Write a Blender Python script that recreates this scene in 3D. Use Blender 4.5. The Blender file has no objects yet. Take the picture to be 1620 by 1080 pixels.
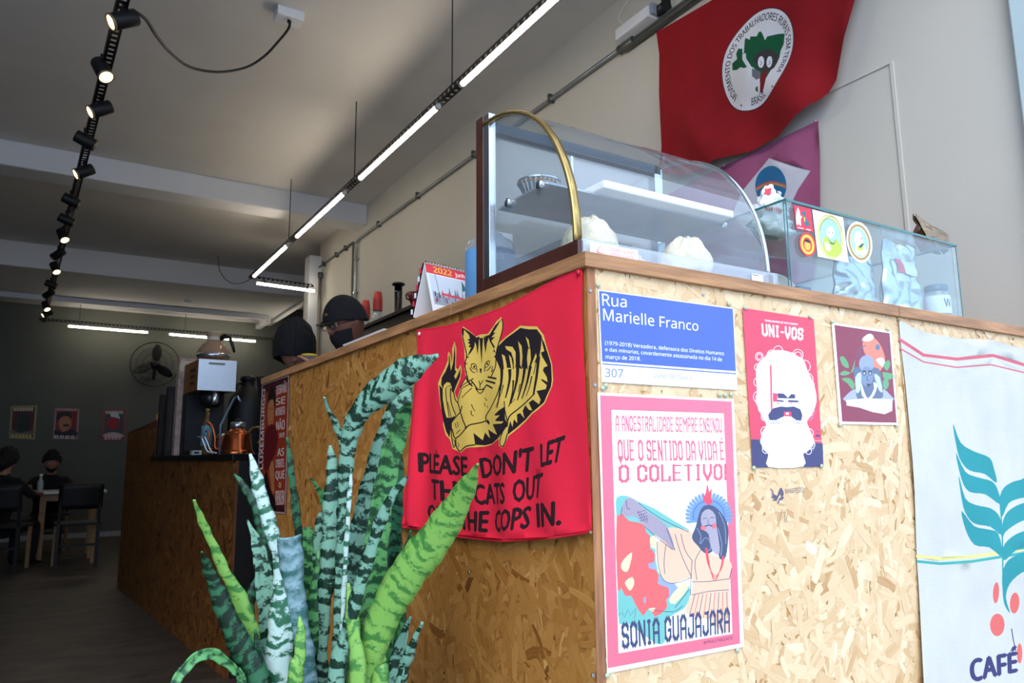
import bpy, bmesh, math, random
import numpy as np
from mathutils import Vector, Matrix
from mathutils.geometry import delaunay_2d_cdt
C = bpy.context.scene.collection
SC = bpy.context.scene
R = random.Random(7)
# ------------------------------------------------------------------ camera
CAM = Vector((-0.7076, -0.9069, 1.10))
FPX = 1152.7
RT = Vector((0.84983891, -0.52696478, -0.00905237))
UP = Vector((-0.07425338, -0.13671796, 0.98782318))
FW = Vector((0.52178565, 0.83881841, 0.15531716))
cd = bpy.data.cameras.new('camera'); cam = bpy.data.objects.new('camera', cd); C.objects.link(cam)
cd.sensor_width = 36; cd.lens = FPX/1620*36; cd.clip_start = 0.02; cd.clip_end = 200
mw = Matrix(((RT.x, UP.x, -FW.x, CAM.x), (RT.y, UP.y, -FW.y, CAM.y), (RT.z, UP.z, -FW.z, CAM.z), (0, 0, 0, 1)))
cam.matrix_world = mw
SC.camera = cam
cd.dof.use_dof = True; cd.dof.focus_distance = 1.35; cd.dof.aperture_fstop = 13.0
# ------------------------------------------------------------------ light
W = bpy.data.worlds.new('sky'); SC.world = W; W.use_nodes = True
wn = W.node_tree; bg = wn.nodes['Background']
tc = wn.nodes.new('ShaderNodeTexCoord'); sx = wn.nodes.new('ShaderNodeSeparateXYZ'); cr = wn.nodes.new('ShaderNodeValToRGB')
wn.links.new(tc.outputs['Generated'], sx.inputs[0]); wn.links.new(sx.outputs['Z'], cr.inputs[0]); wn.links.new(cr.outputs[0], bg.inputs[0])
cr.color_ramp.elements[0].color = (0.50, 0.68, 1.0, 1); cr.color_ramp.elements[1].color = (0.58, 0.75, 1.0, 1)
bg.inputs[1].default_value = 2.5
SC.view_settings.view_transform = 'Standard'; SC.view_settings.look = 'None'; SC.view_settings.gamma = 1
SC.view_settings.use_curve_mapping = False
SC.view_settings.exposure = 0.12
SC.cycles.max_bounces = 8; SC.cycles.diffuse_bounces = 4; SC.cycles.glossy_bounces = 3; SC.cycles.transparent_max_bounces = 24
SC.cycles.use_denoising = True
SC.cycles.sample_clamp_indirect = 4
sd = bpy.data.lights.new('sun', 'SUN'); sd.energy = 1.9; sd.angle = math.radians(35); sd.color = (1.0, 0.87, 0.70)
so = bpy.data.objects.new('sun', sd); C.objects.link(so)
so.rotation_euler = Vector((0.52, 0.7, -0.70)).to_track_quat('-Z', 'Y').to_euler()

# ------------------------------------------------------------------ helpers
def ray(x, y): return FW + RT*((x-810)/FPX) - UP*((y-540)/FPX)
def hit(x, y, ax, v):
    d = ray(x, y); t = (v-CAM[ax])/d[ax]; return CAM + d*t
def dep(x, y, d): return CAM + ray(x, y)*d

def lin(c):
    if isinstance(c, str):
        c = c.lstrip('#'); c = [int(c[i:i+2], 16)/255 for i in (0, 2, 4)]
        c = [x/12.92 if x <= 0.04045 else ((x+0.055)/1.055)**2.4 for x in c]
    return (c[0], c[1], c[2], 1.0)
MATS = {}
def mat(name, col, rough=0.6, metal=0.0, spec=0.4, noise=0.0, nscale=20, bump=0.0, bscale=60, emit=None, estr=0, stretch=(1, 1, 1), sheen=0, coat=0):
    if name in MATS: return MATS[name]
    m = bpy.data.materials.new(name); m.use_nodes = True; nt = m.node_tree; b = nt.nodes['Principled BSDF']
    b.inputs['Base Color'].default_value = lin(col); b.inputs['Roughness'].default_value = rough
    b.inputs['Metallic'].default_value = metal; b.inputs['Specular IOR Level'].default_value = spec
    if coat: b.inputs['Coat Weight'].default_value = coat; b.inputs['Coat Roughness'].default_value = 0.06
    t = None
    if noise or bump:
        t = nt.nodes.new('ShaderNodeTexCoord'); mp = nt.nodes.new('ShaderNodeMapping'); mp.inputs['Scale'].default_value = stretch
        nt.links.new(t.outputs['Object'], mp.inputs[0])
    if noise:
        n = nt.nodes.new('ShaderNodeTexNoise'); n.inputs['Scale'].default_value = nscale; n.inputs['Detail'].default_value = 5
        nt.links.new(mp.outputs[0], n.inputs['Vector'])
        h = nt.nodes.new('ShaderNodeValToRGB'); c = lin(col)
        h.color_ramp.elements[0].position = 0.3; h.color_ramp.elements[1].position = 0.7
        h.color_ramp.elements[0].color = tuple(max(0, x*(1-noise)) for x in c[:3])+(1,)
        h.color_ramp.elements[1].color = tuple(min(1, x*(1+noise)) for x in c[:3])+(1,)
        nt.links.new(n.outputs['Fac'], h.inputs[0]); nt.links.new(h.outputs[0], b.inputs['Base Color'])
    if bump:
        n2 = nt.nodes.new('ShaderNodeTexNoise'); n2.inputs['Scale'].default_value = bscale; n2.inputs['Detail'].default_value = 6
        nt.links.new(mp.outputs[0], n2.inputs['Vector'])
        bp = nt.nodes.new('ShaderNodeBump'); bp.inputs['Strength'].default_value = bump; bp.inputs['Distance'].default_value = 0.01
        nt.links.new(n2.outputs['Fac'], bp.inputs['Height']); nt.links.new(bp.outputs[0], b.inputs['Normal'])
    if emit is not None:
        b.inputs['Emission Color'].default_value = lin(emit); b.inputs['Emission Strength'].default_value = estr
    MATS[name] = m; return m
def glass(name, tint=(1, 1, 1), rough=0.0, alpha=0.0, refl=1.5):
    if name in MATS: return MATS[name]
    m = bpy.data.materials.new(name); m.use_nodes = True; nt = m.node_tree; nt.nodes.remove(nt.nodes['Principled BSDF'])
    o = nt.nodes['Material Output']; tr = nt.nodes.new('ShaderNodeBsdfTransparent'); gl = nt.nodes.new('ShaderNodeBsdfGlossy')
    tr.inputs[0].default_value = (*tint, 1); gl.inputs['Roughness'].default_value = rough
    lw = nt.nodes.new('ShaderNodeLayerWeight'); lw.inputs[0].default_value = .5; pw = nt.nodes.new('ShaderNodeMath'); pw.operation = 'POWER'; pw.inputs[1].default_value = 4.0
    fr = nt.nodes.new('ShaderNodeMath'); fr.operation = 'MULTIPLY_ADD'; fr.inputs[1].default_value = .8; fr.inputs[2].default_value = .07*refl/1.5
    nt.links.new(lw.outputs['Facing'], pw.inputs[0]); nt.links.new(pw.outputs[0], fr.inputs[0])
    mx = nt.nodes.new('ShaderNodeMixShader'); nt.links.new(fr.outputs[0], mx.inputs[0]); nt.links.new(tr.outputs[0], mx.inputs[1]); nt.links.new(gl.outputs[0], mx.inputs[2])
    last = mx
    if alpha:
        df = nt.nodes.new('ShaderNodeBsdfDiffuse'); df.inputs[0].default_value = (.8, .85, .88, 1); m2 = nt.nodes.new('ShaderNodeMixShader'); m2.inputs[0].default_value = alpha
        nt.links.new(mx.outputs[0], m2.inputs[1]); nt.links.new(df.outputs[0], m2.inputs[2]); last = m2
    nt.links.new(last.outputs[0], o.inputs[0]); MATS[name] = m; return m

WO = {}   # world origin of every parent
def origin(o): return WO.get(o.name, Vector((0, 0, 0)))
def tag(o, label, cat, group=None, kind=None):
    if label: o['label'] = label
    if cat: o['category'] = cat
    if group: o['group'] = group
    if kind: o['kind'] = kind
    return o
def thing(name, label, cat, loc, group=None):
    o = bpy.data.objects.new(name, None); C.objects.link(o); o.location = Vector(loc); o.empty_display_size = 0.05
    WO[o.name] = Vector(loc); return tag(o, label, cat, group)
def copy_tree(o, parent=None):
    c = o.copy(); C.objects.link(c); c.parent = parent
    for ch in o.children: copy_tree(ch, c)
    return c
def frame(z, x=None):
    z = Vector(z).normalized(); a = Vector(x) if x is not None else (Vector((0, 0, 1)) if abs(z.z) < .95 else Vector((1, 0, 0)))
    x = (a - z*a.dot(z)).normalized(); return x, z.cross(x).normalized(), z
class MB:
    def __init__(s): s.v = []; s.f = []; s.m = []; s.uv = []; s.mi = 0; s.sm = []; s.smooth = False
    def face(s, idx, uv=None): s.f.append(tuple(idx)); s.m.append(s.mi); s.uv.append(uv); s.sm.append(s.smooth)
    def slot(s, i): s.mi = i; return s
    def flat(s): s.smooth = False; return s
    def soft(s): s.smooth = True; return s
    def box(s, a, b):
        (x0, y0, z0), (x1, y1, z1) = a, b; n = len(s.v)
        s.v += [Vector(p) for p in ((x0, y0, z0), (x1, y0, z0), (x1, y1, z0), (x0, y1, z0), (x0, y0, z1), (x1, y0, z1), (x1, y1, z1), (x0, y1, z1))]
        for f in ((0, 3, 2, 1), (4, 5, 6, 7), (0, 1, 5, 4), (1, 2, 6, 5), (2, 3, 7, 6), (3, 0, 4, 7)): s.face([n+i for i in f])
        return s
    def obox(s, c, ax, ay, az):   # half axes
        c, ax, ay, az = map(Vector, (c, ax, ay, az)); n = len(s.v)
        for k in (-1, 1):
            for p in ((-1, -1), (1, -1), (1, 1), (-1, 1)): s.v.append(c+ax*p[0]+ay*p[1]+az*k)
        for f in ((0, 3, 2, 1), (4, 5, 6, 7), (0, 1, 5, 4), (1, 2, 6, 5), (2, 3, 7, 6), (3, 0, 4, 7)): s.face([n+i for i in f])
        return s
    def bar(s, p0, p1, w, h, up=None):
        p0, p1 = Vector(p0), Vector(p1); x, y, z = frame(p1-p0, up)
        return s.obox((p0+p1)/2, x*h/2, y*w/2, (p1-p0)/2)
    def cyl(s, p0, p1, r0, r1=None, n=16, cap=True):
        p0, p1 = Vector(p0), Vector(p1); r1 = r0 if r1 is None else r1; x, y, z = frame(p1-p0); b = len(s.v)
        for p, r in ((p0, r0), (p1, r1)):
            for i in range(n): a = 2*math.pi*i/n; s.v.append(p+(x*math.cos(a)+y*math.sin(a))*r)
        sm = s.smooth; s.smooth = True
        for i in range(n): j = (i+1) % n; s.face((b+i, b+j, b+n+j, b+n+i))
        s.smooth = False
        if cap: s.face([b+i for i in range(n)][::-1]); s.face([b+n+i for i in range(n)])
        s.smooth = sm; return s
    def lathe(s, c, prof, n=24, ax=(0, 0, 1), cap=True, sx=1, sy=1):
        c = Vector(c); x, y, z = frame(ax); b = len(s.v)
        for r, h in prof:
            for i in range(n): a = 2*math.pi*i/n; s.v.append(c+z*h+(x*math.cos(a)*sx+y*math.sin(a)*sy)*r)
        sm = s.smooth; s.smooth = True
        for k in range(len(prof)-1):
            for i in range(n): j = (i+1) % n; s.face((b+k*n+i, b+k*n+j, b+(k+1)*n+j, b+(k+1)*n+i))
        if cap:
            s.face([b+i for i in range(n)][::-1]); e = b+(len(prof)-1)*n; s.face([e+i for i in range(n)])
        s.smooth = sm; return s
    def tube(s, pts, r, n=10, cap=True):
        pts = [Vector(p) for p in pts]; b = len(s.v); m = len(pts); rr = r if isinstance(r, (list, tuple)) else [r]*m
        t0 = (pts[1]-pts[0]).normalized(); x, y, _ = frame(t0)
        for k, p in enumerate(pts):
            t = (pts[min(k+1, m-1)]-pts[max(k-1, 0)]).normalized(); x = (x-t*x.dot(t)).normalized(); y = t.cross(x)
            for i in range(n): a = 2*math.pi*i/n; s.v.append(p+(x*math.cos(a)+y*math.sin(a))*rr[k])
        sm = s.smooth; s.smooth = True
        for k in range(m-1):
            for i in range(n): j = (i+1) % n; s.face((b+k*n+i, b+k*n+j, b+(k+1)*n+j, b+(k+1)*n+i))
        if cap: s.face([b+i for i in range(n)][::-1]); s.face([b+(m-1)*n+i for i in range(n)])
        s.smooth = sm; return s
    def grid(s, fn, nu, nv, uvs=True, close_u=False):
        b = len(s.v)
        for j in range(nv+1):
            for i in range(nu+1): s.v.append(Vector(fn(i/nu, j/nv)))
        sm = s.smooth; s.smooth = True
        for j in range(nv):
            for i in range(nu):
                a = b+j*(nu+1)+i
                s.face((a, a+1, a+nu+2, a+nu+1), ((i/nu, j/nv), ((i+1)/nu, j/nv), ((i+1)/nu, (j+1)/nv), (i/nu, (j+1)/nv)))
        s.smooth = sm; return s
    def prism(s, pts, d):   # polygon pts (3d) extruded by vector d
        pts = [Vector(p) for p in pts]; d = Vector(d); b = len(s.v); n = len(pts); s.v += pts+[p+d for p in pts]
        s.face([b+i for i in range(n)][::-1]); s.face([b+n+i for i in range(n)])
        for i in range(n): j = (i+1) % n; s.face((b+i, b+j, b+n+j, b+n+i))
        return s
    def build(s, name, mats, parent=None, bevel=0, thick=0, kind=None, label=None, fix=True, sub=0):
        me = bpy.data.meshes.new(name); off = origin(parent) if parent else Vector((0, 0, 0))
        me.from_pydata([tuple(v-off) for v in s.v], [], s.f)
        for p, m, q in zip(me.polygons, s.m, s.sm): p.material_index = m; p.use_smooth = q
        if any(u is not None for u in s.uv):
            ul = me.uv_layers.new(name='UVMap')
            for p, u in zip(me.polygons, s.uv):
                if u is not None:
                    for li, c in zip(p.loop_indices, u): ul.data[li].uv = c
        if not isinstance(mats, (list, tuple)): mats = [mats]
        for m in mats: me.materials.append(m)
        if fix:
            bm = bmesh.new(); bm.from_mesh(me); bmesh.ops.recalc_face_normals(bm, faces=bm.faces[:]); bm.to_mesh(me); bm.free()
        o = bpy.data.objects.new(name, me); C.objects.link(o)
        if parent: o.parent = parent; WO[o.name] = off
        if bevel:
            md = o.modifiers.new('bevel', 'BEVEL'); md.width = bevel; md.segments = 2; md.limit_method = 'ANGLE'
        if thick:
            md = o.modifiers.new('solid', 'SOLIDIFY'); md.thickness = thick; md.offset = 0
        if sub:
            md = o.modifiers.new('sub', 'SUBSURF'); md.levels = sub; md.render_levels = sub
        if kind: o['kind'] = kind
        if label: o['label'] = label
        return o
def mesh_thing(name, mb, mats, label, cat, loc=None, group=None, **k):
    t = thing(name, label, cat, loc if loc is not None else mb.v[0], group); return t
def single(name, mb, mats, label, cat, group=None, **k):
    # a thing that is one mesh: origin kept at its base
    lo = Vector((sum(v.x for v in mb.v)/len(mb.v), sum(v.y for v in mb.v)/len(mb.v), min(v.z for v in mb.v)))
    for i, v in enumerate(mb.v): mb.v[i] = v-lo
    o = mb.build(name, mats, None, **k); o.location = lo; WO[o.name] = lo
    return tag(o, label, cat, group)
def struct(name, mb, mats, **k): o = mb.build(name, mats, None, **k); o['kind'] = 'structure'; return o
def smooth_poly(P, n=4, closed=True):
    out = []; m = len(P)
    for i in range(m if closed else m-1):
        p0, p1, p2, p3 = (P[(i-1) % m], P[i], P[(i+1) % m], P[(i+2) % m]) if closed else (P[max(i-1, 0)], P[i], P[i+1], P[min(i+2, m-1)])
        for k in range(n):
            t = k/n; out.append(tuple(0.5*((2*b)+(-a+c)*t+(2*a-5*b+4*c-d)*t*t+(-a+3*b-3*c+d)*t**3) for a, b, c, d in zip(p0, p1, p2, p3)))
    if not closed: out.append(tuple(P[-1]))
    return out
# ---- printed sheets: flat art cut into one triangulated sheet, one material per ink
_txt = {}
try:
    import os
    FONT = bpy.data.fonts.load(os.path.join(bpy.utils.system_resource('DATAFILES'), 'fonts', 'NotoSansHebrew-Regular.woff2'))
except Exception: FONT = None
def glyphs(s, bold=0.0, face=1):
    if (s, bold, face) in _txt: return _txt[(s, bold, face)]
    cu = bpy.data.curves.new('lettering', 'FONT'); cu.body = s; cu.size = 1; cu.resolution_u = 2
    if FONT and face: cu.font = FONT
    o = bpy.data.objects.new('lettering', cu); C.objects.link(o)
    dg = bpy.context.evaluated_depsgraph_get(); me = o.evaluated_get(dg).to_mesh()
    fs = [[(me.vertices[i].co.x, me.vertices[i].co.y) for i in p.vertices] for p in me.polygons]
    o.evaluated_get(dg).to_mesh_clear(); bpy.data.objects.remove(o); bpy.data.curves.remove(cu)
    if bold > .015:
        b = bold*.5; fs = [[(x+dx, y+dy) for x, y in f] for dx, dy in ((-b, 0), (b, 0), (0, -b*.6), (0, b*.6)) for f in fs]
    _txt[(s, bold, face)] = fs; return fs
CAPS = [max(p[1] for f in glyphs('H', 0, k) for p in f) for k in (0, 1)]; CAPH = CAPS[1]
# block capitals cut from bars and chamfers, in a unit cell
_o = [(0, .15), (0, .85), (.3, 1), (.7, 1), (1, .85), (1, .15), (.7, 0), (.3, 0), (0, .15)]
BLOCK = {'A': [[(0, 0), (0, .8), (.3, 1), (.7, 1), (1, .8), (1, 0)], [(0, .42), (1, .42)]], 'N': [[(0, 0), (0, 1)], [(0, .98), (1, .02)], [(1, 0), (1, 1)]], 'C': [[(1, .68), (1, .85), (.7, 1), (.3, 1), (0, .85), (0, .15), (.3, 0), (.7, 0), (1, .15), (1, .32)]],
 'E': [[(1, 1), (0, 1), (0, 0), (1, 0)], [(0, .5), (.85, .5)]], 'S': [[(1, .8), (1, .9), (.75, 1), (.25, 1), (0, .88), (0, .64), (.2, .53), (.8, .47), (1, .36), (1, .12), (.75, 0), (.25, 0), (0, .1), (0, .2)]], 'T': [[(0, 1), (1, 1)], [(.5, 1), (.5, 0)]], 'R': [[(0, 0), (0, 1), (.7, 1), (1, .85), (1, .62), (.7, .48), (0, .48)], [(.5, .48), (1, 0)]],
 'L': [[(0, 1), (0, 0), (1, 0), (1, .2)]], 'I': [[(.1, 1), (.9, 1)], [(.5, 1), (.5, 0)], [(.1, 0), (.9, 0)]], 'D': [[(0, 0), (0, 1), (.7, 1), (1, .82), (1, .18), (.7, 0), (0, 0)]], 'M': [[(0, 0), (0, 1), (.5, .5), (1, 1), (1, 0)]], 'P': [[(0, 0), (0, 1), (.7, 1), (1, .85), (1, .6), (.7, .45), (0, .45)]],
 'O': [_o], 'U': [[(0, 1), (0, .15), (.3, 0), (.7, 0), (1, .15), (1, 1)]], 'Q': [_o, [(.5, .1), (.55, -.14)]], 'V': [[(0, 1), (0, .5), (.5, 0), (1, .5), (1, 1)]], 'J': [[(.4, 1), (1, 1), (1, .15), (.7, 0), (.3, 0), (0, .15), (0, .35)]], 'G': [[(1, .75), (1, .85), (.7, 1), (.3, 1), (0, .85), (0, .15), (.3, 0), (.7, 0), (1, .15), (1, .45), (.55, .45)]],
 'H': [[(0, 0), (0, 1)], [(1, 0), (1, 1)], [(0, .5), (1, .5)]], '-': [[(0, .48), (1, .48)]], '!': [[(.5, 1), (.5, .35)], [(.5, .14), (.5, 0)]], '.': [[(.5, .12), (.5, 0)]]}
def blockfaces(st, th=(.18, .12)):
    out = []; x = 0
    for ch in st:
        if ch == ' ': x += .45; continue
        acc = ch == 'É'; ch = 'E' if acc else ch; wd = {'I': .55, '!': .25, '-': .5, 'M': 1.1}.get(ch, .78); tx, ty = th[0], th[1]
        for pl_ in BLOCK[ch]:
            pts = [(tx/2+p[0]*(wd-tx), ty/2+p[1]*(1-ty)) for p in pl_]
            for a, b in zip(pts, pts[1:]):
                dx, dy = b[0]-a[0], b[1]-a[1]; l = math.hypot(dx, dy) or 1; dx, dy = dx/l, dy/l
                t_ = tx*abs(dy)+ty*abs(dx); nx, ny = -dy*t_/2, dx*t_/2; ex, ey = dx*t_*.45, dy*t_*.45
                out.append([(x+a[0]+nx-ex, a[1]+ny-ey), (x+b[0]+nx+ex, b[1]+ny+ey), (x+b[0]-nx+ex, b[1]-ny+ey), (x+a[0]-nx-ex, a[1]-ny-ey)])
        if acc: out.append([(x+wd*.35, 1.06), (x+wd*.6, 1.06), (x+wd*.85, 1.22), (x+wd*.55, 1.22)])
        x += wd+.14
    return out
class Print:
    """shapes in pixel coordinates of the photograph's surface, turned into plane coordinates by to_uv"""
    def __init__(s, to_uv): s.t = to_uv; s.layers = []; s.cols = []
    def col(s, c):
        if c not in s.cols: s.cols.append(c)
        return s.cols.index(c)
    def poly(s, c, pts, sm=0, uv=False):
        if sm: pts = smooth_poly(pts, sm)
        if not uv: pts = [s.t(*p) for p in pts]
        s.layers.append((s.col(c), [pts])); return s
    def stroke(s, c, pts, w, sm=0, w2=None, uv=False, closed=False):
        if sm: pts = smooth_poly(pts, sm, closed)
        if closed: pts = list(pts)+[pts[0]]
        w2 = w if w2 is None else w2; n = len(pts); qs = []; L = []; Rr = []
        for i, p in enumerate(pts):
            a = pts[max(i-1, 0)]; b = pts[min(i+1, n-1)]; dx, dy = b[0]-a[0], b[1]-a[1]; l = math.hypot(dx, dy) or 1
            ww = (w+(w2-w)*i/max(1, n-1))/2; nx, ny = -dy/l*ww, dx/l*ww
            L.append((p[0]+nx, p[1]+ny)); Rr.append((p[0]-nx, p[1]-ny))
        for i in range(n-1): qs.append([L[i], L[i+1], Rr[i+1], Rr[i]])
        if not uv: qs = [[s.t(*p) for p in q] for q in qs]
        s.layers.append((s.col(c), qs)); return s
    def ell(s, c, cx, cy, rx, ry, n=20, rot=0, uv=False, a0=0, a1=360):
        k = math.radians(rot); P = []
        for i in range(n):
            a = math.radians(a0+(a1-a0)*i/(n if a1-a0 >= 360 else n-1)); x, y = rx*math.cos(a), ry*math.sin(a)
            P.append((cx+x*math.cos(k)-y*math.sin(k), cy+x*math.sin(k)+y*math.cos(k)))
        return s.poly(c, P, uv=uv)
    def text(s, c, st, TL, TR, BR, BL, bold=0.0, uv=False, face=1):
        fs, cap = (blockfaces(st, bold or (.20, .15)), 1.0) if face == 2 else (glyphs(st, bold, face), CAPS[face]); xs = [p[0] for f in fs for p in f]; x0, x1 = min(xs), max(xs)
        q = [TL, TR, BR, BL] if uv else [s.t(*p) for p in (TL, TR, BR, BL)]
        out = []
        for f in fs:
            g = []
            for x, y in f:
                a = (x-x0)/(x1-x0); b = y/cap
                g.append(tuple((q[3][i]*(1-a)+q[2][i]*a)*(1-b)+(q[0][i]*(1-a)+q[1][i]*a)*b for i in (0, 1)))
            out.append(g)
        s.layers.append((s.col(c), out)); return s
    def build(s, name, parent, to3, grid=0, rough=0.5, thick=0.0004, coat=0, label=None, noise=0.06, weave=0):
        vs = []; fs = []; fl = []
        allp = [p for _, ps in s.layers for q in ps for p in q]
        u0 = min(p[0] for p in allp); v0 = min(p[1] for p in allp); sc = 1.0/max(max(p[0] for p in allp)-u0, max(p[1] for p in allp)-v0)
        for li, (ci, ps) in enumerate(s.layers):
            for q in ps:
                a = sum(q[i][0]*q[(i+1) % len(q)][1]-q[(i+1) % len(q)][0]*q[i][1] for i in range(len(q)))
                if abs(a)*sc*sc < 1e-9: continue
                if a < 0: q = q[::-1]
                b = len(vs); vs += [Vector(((p[0]-u0)*sc, (p[1]-v0)*sc)) for p in q]; fs.append(list(range(b, b+len(q)))); fl.append(li)
        if grid:
            bx = s.layers[0][1][0]; ux0, ux1 = min(p[0] for p in bx), max(p[0] for p in bx); vx0, vx1 = min(p[1] for p in bx), max(p[1] for p in bx)
            nu = int((ux1-ux0)/grid)+1; nv = int((vx1-vx0)/grid)+1
            for i in range(nu+1):
                for j in range(nv+1): vs.append(Vector(((ux0+(ux1-ux0)*(i+.013*(j % 3))/nu-u0)*sc, (vx0+(vx1-vx0)*(j+.017*(i % 2))/nv-v0)*sc)))
        eds = [(f[i], f[(i+1) % len(f)]) for f in fs for i in range(len(f))]
        ov, oe, of, _, _, _ = delaunay_2d_cdt(vs, eds, [], 0, 1e-6)
        V = np.array([(v.x, v.y) for v in ov]); cen = np.array([V[list(f)].mean(axis=0) for f in of]); top = np.full(len(of), -1)
        srt = np.argsort(cen[:, 0]); cxs = cen[srt, 0]
        for f, li in zip(fs, fl):
            q = np.array([(vs[i].x, vs[i].y) for i in f]); (bx0, by0), (bx1, by1) = q.min(axis=0), q.max(axis=0)
            a, b = np.searchsorted(cxs, bx0), np.searchsorted(cxs, bx1); ix = srt[a:b]
            ix = ix[(cen[ix, 1] > by0) & (cen[ix, 1] < by1)]
            if not len(ix): continue
            px, py = cen[ix, 0], cen[ix, 1]; wn_ = np.zeros(len(ix), int); n = len(q)
            for k in range(n):
                x0, y0 = q[k]; x1, y1 = q[(k+1) % n]; cr_ = (x1-x0)*(py-y0)-(px-x0)*(y1-y0)
                wn_ += ((y0 <= py) & (y1 > py) & (cr_ > 0)).astype(int); wn_ -= ((y0 > py) & (y1 <= py) & (cr_ < 0)).astype(int)
            top[ix[wn_ != 0]] = li
        mb = MB(); mb.v = [Vector(to3(v.x/sc+u0, v.y/sc+v0)) for v in ov]
        base = s.layers[0]
        for f, li in zip(of, top):
            if li < 0: continue
            mb.mi = s.layers[li][0]; mb.smooth = bool(grid); mb.face(f)
        used = set(i for f in mb.f for i in f)
        mp = {}; nv_ = []
        for i in sorted(used): mp[i] = len(nv_); nv_.append(mb.v[i])
        mb.v = nv_; mb.f = [tuple(mp[i] for i in f) for f in mb.f]
        ms = [mat('ink_%s_%s_%g_%g' % (c.strip('#'), 'w' if weave else 'p', rough, coat), c, rough, spec=0.3, noise=noise, nscale=8, bump=0.25 if weave else 0.05, bscale=weave or 30, coat=coat) for c in s.cols]
        o = mb.build(name, ms, parent, fix=False, label=label)
        return o
# ------------------------------------------------------------------ setting
m_ceil = mat('painted_ceiling', '#d2cfcc', 0.85, noise=0.05, nscale=1.5, bump=0.05, bscale=40)
m_beam = mat('painted_beam', '#d6d6d8', 0.8, noise=0.03, nscale=2)
m_wall = mat('cream_plaster', '#c4c1b8', 0.85, noise=0.04, nscale=1.2, bump=0.06, bscale=50)
m_back = mat('grey_plaster', '#5b5e58', 0.9, noise=0.08, nscale=2)
m_dark = mat('dark_plaster', '#2c2f33', 0.9, noise=0.1, nscale=2)
m_white = mat('white_paint', '#c9ccd0', 0.6, noise=0.02, nscale=5)
def floor_mat():
    m = bpy.data.materials.new('worn_concrete_floor'); m.use_nodes = True; nt = m.node_tree; b = nt.nodes['Principled BSDF']
    t = nt.nodes.new('ShaderNodeTexCoord'); mp = nt.nodes.new('ShaderNodeMapping'); mp.inputs['Scale'].default_value = (1, 2.2, 1)
    n = nt.nodes.new('ShaderNodeTexNoise'); n.inputs['Scale'].default_value = 3.5; n.inputs['Detail'].default_value = 9; n.inputs['Roughness'].default_value = 0.68
    c = nt.nodes.new('ShaderNodeValToRGB'); c.color_ramp.elements[0].position = .35; c.color_ramp.elements[1].position = .72
    c.color_ramp.elements[0].color = lin('#2b2724'); c.color_ramp.elements[1].color = lin('#59514a')
    nt.links.new(t.outputs['Object'], mp.inputs[0]); nt.links.new(mp.outputs[0], n.inputs['Vector']); nt.links.new(n.outputs[0], c.inputs[0]); nt.links.new(c.outputs[0], b.inputs['Base Color'])
    b.inputs['Roughness'].default_value = .5
    bp = nt.nodes.new('ShaderNodeBump'); bp.inputs['Strength'].default_value = .3; bp.inputs['Distance'].default_value = .01
    nt.links.new(n.outputs[0], bp.inputs['Height']); nt.links.new(bp.outputs[0], b.inputs['Normal']); return m
XL, XR, YF, YB, ZC = -3.4, 1.8, 0.08, 11.5, 3.63
struct('floor', MB().box((XL-.2, -.3, -.1), (3.5, YB+.2, 0)), floor_mat())
struct('pavement', MB().box((-14, -14, -.16), (14, -.3, -.02)), mat('grey_pavement', '#a8a6a0', .9, noise=.15, nscale=3, bump=.2, bscale=30))
struct('ceiling', MB().box((XL-.2, YF-.2, ZC), (3.5, YB+.2, ZC+.15)), m_ceil)
struct('wall_right', MB().box((XR, YF-.2, 0), (XR+.15, 7.43, ZC)), m_wall)
struct('wall_left', MB().box((XL-.15, YF-.2, 0), (XL, YB, ZC)), m_back)
struct('wall_back', MB().box((XL-.15, YB, 0), (3.5, YB+.15, ZC)), m_back)
struct('wall_recess', MB().box((3.3, 7.43, 0), (3.45, YB, ZC)), m_dark)
struct('wall_recess_near', MB().box((XR+.15, 7.43, 0), (3.45, 7.58, ZC)), m_dark)
struct('wall_front', MB().box((XL-.15, YF-.2, 3.4), (XR+.15, YF, ZC+.1)), m_wall)
struct('wall_facade', MB().box((XR+.15, YF-.2, 0), (5.2, YF, 4.6)), mat('facade_paint', '#8c9092', .8, noise=.05, nscale=2))
struct('trim_1', MB().box((XR-.035, YF-.13, 0), (XR+.03, YF-.02, 3.4)), mat('pale_steel_jamb', '#b9cdd0', .5, noise=.05, nscale=3), bevel=.004)
# ceiling beams across the room
struct('trim_2', MB().box((XL, 5.87, 3.42), (XR, 6.15, ZC)), m_beam, bevel=.01)
struct('trim_3', MB().box((XL, 9.1, 3.33), (2.2, YB, ZC)), m_beam, bevel=.01)
struct('trim_4', MB().box((XL, 10.72, 3.26), (2.0, 10.80, 3.33)).box((1.98, 10.8, 3.23), (2.06, YB, 3.33)), m_beam)
struct('trim_5', MB().box((2.14, 7.6, 3.3), (2.22, YB, 3.48)), m_white)
struct('column', MB().box((1.66, 7.36, 0), (1.8, 7.56, 3.45)), m_white, bevel=.005)
struct('baseboard_back', MB().box((XL, YB-.015, 0), (3.2, YB, .07)), mat('pale_skirting', '#9a9c9e', .5, noise=.04))

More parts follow.
